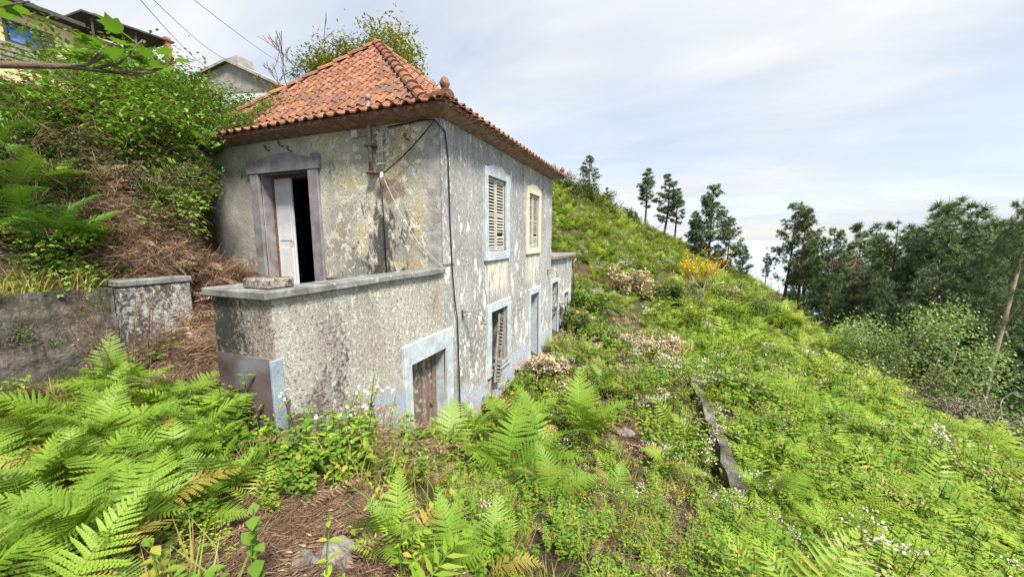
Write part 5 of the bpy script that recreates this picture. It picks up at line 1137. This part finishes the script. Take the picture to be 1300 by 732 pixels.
for k, (px, r_) in enumerate(((1230, 20), (1262, 19), (1195, 21.5))):
    x_, y_ = at_r(px, r_); bare_tree('bare_shrub', 'leafless tangled grey shrub below the pale shrub tree', 'shrub', x_, y_, 3.4, 45 + k, M_barkpale, 5, .75, -.05, .07, (rt(k).uniform(-.4, .4), -.2, .7), .24, group='leafless shrubs below the pines', rmin=.012)
for k, (px, r_) in enumerate(((1100, 30), (1060, 36), (1290, 22), (1240, 26), (1150, 28))):
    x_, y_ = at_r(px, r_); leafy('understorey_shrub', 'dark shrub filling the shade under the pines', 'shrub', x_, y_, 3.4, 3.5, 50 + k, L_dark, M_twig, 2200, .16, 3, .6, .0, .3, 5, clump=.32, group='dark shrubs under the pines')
# gorse bush with yellow bloom and pale stems
p = ground_at(884, 392); r_ = math.hypot(p[0], p[1]); hg = r_ * 70 / 480
leafy('gorse_bush', 'gorse bush in yellow bloom with pale bare stems on the hillside', 'shrub', p[0], p[1], hg, hg * .45, 61, L_olive, M_barkdead, 400, .085 * hg / 2.5, 4, .42, .18, .29, 4, flower=L_yellow, nfl=1700, clump=.22)
for k, (px, py, hp, mt, lb) in enumerate(((800, 372, 46, L_tan, 'tan-flowered rounded bush on the slope beyond the annex'), (845, 385, 30, L_dark, 'dark low bush beside the gorse in bloom'), (720, 420, 42, L_dark, 'dark ivy-green bush against the annex corner'), (745, 395, 40, L_bramble, 'green bush growing beyond the annex roof'), (925, 385, 20, L_tan, 'pale dry tussock on the open slope near the pines'), (690, 480, 42, L_tan, 'tan seed-headed bush against the house wall near the far doorway'), (708, 500, 30, L_olive, 'olive bush in front of the tan seed-headed one'), (835, 455, 44, L_tan, 'dry tan seed-headed bush at the upper end of the edging wall'), (760, 440, 36, L_herb, 'leafy bush on the slope in front of the annex'))):
    p = ground_at(px, py); r_ = math.hypot(*p); hb_ = r_ * hp / 475; leafy('bush', lb, 'bush', p[0], p[1], hb_, hb_ * 1.1, 70 + k, mt, M_twig, 1500, .055 * r_ / 8 + .02, 3, .6, .05, .3, 6, clump=.32, flower=L_flower if mt == L_tan else None, nfl=260)
# scrub along the skyline
for k, (px, r_, hgt) in enumerate(((712, 46, 2.6), (722, 44, 2.0), (730, 47, 2.3), (742, 47, 2.4), (756, 46, 1.9), (765, 50, 2.4), (785, 52, 2.0), (698, 44, 2.6), (800, 53, 1.5), (735, 40, 1.8), (768, 43, 1.7), (792, 46, 1.4))):
    x_, y_ = at_r(px, r_); leafy('crest_scrub', 'dark scrub bush on the crest of the hill', 'bush', x_, y_, hgt, hgt * 1.6, 90 + k, L_dark if k % 2 else L_olive, M_twig, 2000, .19, 3, .6, 0, .32, 5, clump=.42, group='scrub along the hillcrest')
# behind the roof
for k, (px, yt) in enumerate(((402, 66), (428, 50), (452, 42), (480, 46), (508, 56), (532, 78), (440, 62), (495, 64))):
    q = ray(px, yt); q = q * (13.3 + .5 * (k % 2)) / q[1]; zg = h1(q[0], q[1]) - .1
    leafy('gorse_tree', 'yellow-green flowering bush in the dense mass rising behind the roof peak', 'bush', q[0], q[1], (q[2] - zg) / 1.05, 1.3, 101 + k, L_olive, M_twig, 5200, .15, 4, .34, .12, .29, 4, flower=L_yellow, nfl=420, clump=.17, wdl=.45, group='flowering bushes behind the roof')
bare_tree('bare_tree', 'leafless twiggy tree beside the left slope of the tiled roof', 'tree', -14.3, 12.4, 6.2, 105, M_twig, 5, .45, .25, .06, (0, 0, 1), .28, rmin=.014)
for k, (x_, y_, hb_) in enumerate(((-7.7, 3.35, 1.6), (-8.3, 3.75, 2.0), (-8.9, 4.0, 2.2), (-9.7, 4.05, 2.2), (-10.9, 4.8, 2.0), (-8.75, 4.4, 1.7), (-8.3, 4.25, 1.3))): leafy('bramble_bush', 'tall bramble bush leaning over the left end of the house front', 'bush', x_, y_, hb_, hb_ * .9, 110 + k, L_bramble, M_twig, 2600, .085, 4, .6, .05, .27, 4, clump=.35, group='bramble bushes at the house corner')
for k, (px, r_) in enumerate(((245, 17), (268, 19), (290, 20), (315, 20), (225, 15))):
    x_, y_ = at_r(px, r_); leafy('hillside_bush', 'green bush on the slope below the gabled house', 'bush', x_, y_, 2.6 + .3 * (k % 2), 2.6, 150 + k, L_bramble if k % 2 else L_dark, M_twig, 2600, .13, 3, .55, .05, .3, 5, clump=.36, group='bushes below the gabled house')
# fig trees with big leaves
FT = np.array([(0, 0, 0), (-.30, .10, .03), (-.50, .42, .05), (-.30, .50, .02), (-.34, .80, .03), (-.10, .70, 0), (0, 1, -.08), (.10, .70, 0), (.34, .80, .03), (.30, .50, .02), (.50, .42, .05), (.30, .10, .03), (0, .45, -.03)]); FF = np.array([(12, (i + 1) % 12, i) for i in range(12)])
def fig(label, base, pts, twigs, seed, ls, group=None):
    """pts main bough in world coordinates, twigs: list of (start, end)"""
    rs = rt(seed); t = empty('fig_tree', base, label, 'fig tree', group); o = Vector(base); b = MB()
    n = len(pts); b.tube([Vector(p) - o for p in pts], [.03 * (1 - .78 * i / (n - 1)) for i in range(n)], 6); link('trunk', b.mesh('trunk', M_bark, True), t, local=True)
    for s, e in twigs:
        s, e = Vector(s) - o, Vector(e) - o; m_ = s.lerp(e, .5) + Vector((0, 0, -.04)); tw = link('twig', MB().tube([s, m_, e], [.008, .006, .004], 5).mesh('twig', M_bark, True), t, local=True); L = (e - s).length
        for k in range(rs.randint(5, 9)):
            f = 1 - .7 * rs.rand() ** 1.3; p = s.lerp(e, f); a = rs.uniform(0, 6.28); d = np.array([[math.cos(a), math.sin(a), rs.uniform(-.25, .55)]]); C = Cloud(); st = np.array(p) + d[0] * .05
            C.put(FT, FF, frames(d, roll=rs.uniform(-.5, .5, 1)) * (ls * rs.uniform(.7, 1.15)), st[None]); C.mb(MB().tube([p, tuple(st)], .003, 3, cap=False)); link('leaf', C.mesh('leaf', L_bright), tw, local=True)
fig('fig tree bough with big lobed leaves reaching over the path', (-6.0, -1.3, h1(-6.0, -1.3) - .1), [(-6.0, -1.3, h1(-6.0, -1.3) - .1), (-5.0, -.7, .45), (-3.9, -.1, .70), (-2.79, .8, .78), (-2.71, .97, .83), (-2.6, 1.12, .84)],
    [((-2.74, .9, .80), (-2.58, 1.16, .98)), ((-2.65, 1.05, .84), (-2.5, 1.27, .92)), ((-2.7, .98, .83), (-2.62, 1.10, .97)), ((-2.65, 1.05, .84), (-2.52, 1.2, 1.02)), ((-3.5, .2, .73), (-2.68, .88, 1.06)), ((-3.5, .2, .73), (-2.74, .80, 1.0)), ((-2.6, 1.1, .84), (-2.46, 1.34, .98))], 131, .095)
zf = h1(-7.3, 3.6)
fig('young fig tree with bright leaves standing in the brambles by the roof corner', (-7.4, 3.5, zf - .1), [(-7.4, 3.5, zf - .1), (-7.3, 3.6, zf + .5), (-7.1, 3.75, 1.5)], [((-7.2, 3.65, 1.2), (-6.85, 3.95, 1.75)), ((-7.1, 3.75, 1.45), (-6.95, 3.8, 1.95)), ((-7.25, 3.6, 1.0), (-7.35, 3.55, 2.1)), ((-7.25, 3.6, .9), (-7.7, 3.3, 2.05)), ((-7.2, 3.65, 1.3), (-6.9, 4.1, 1.55))], 132, .16)
print('objects', len(bpy.data.objects))
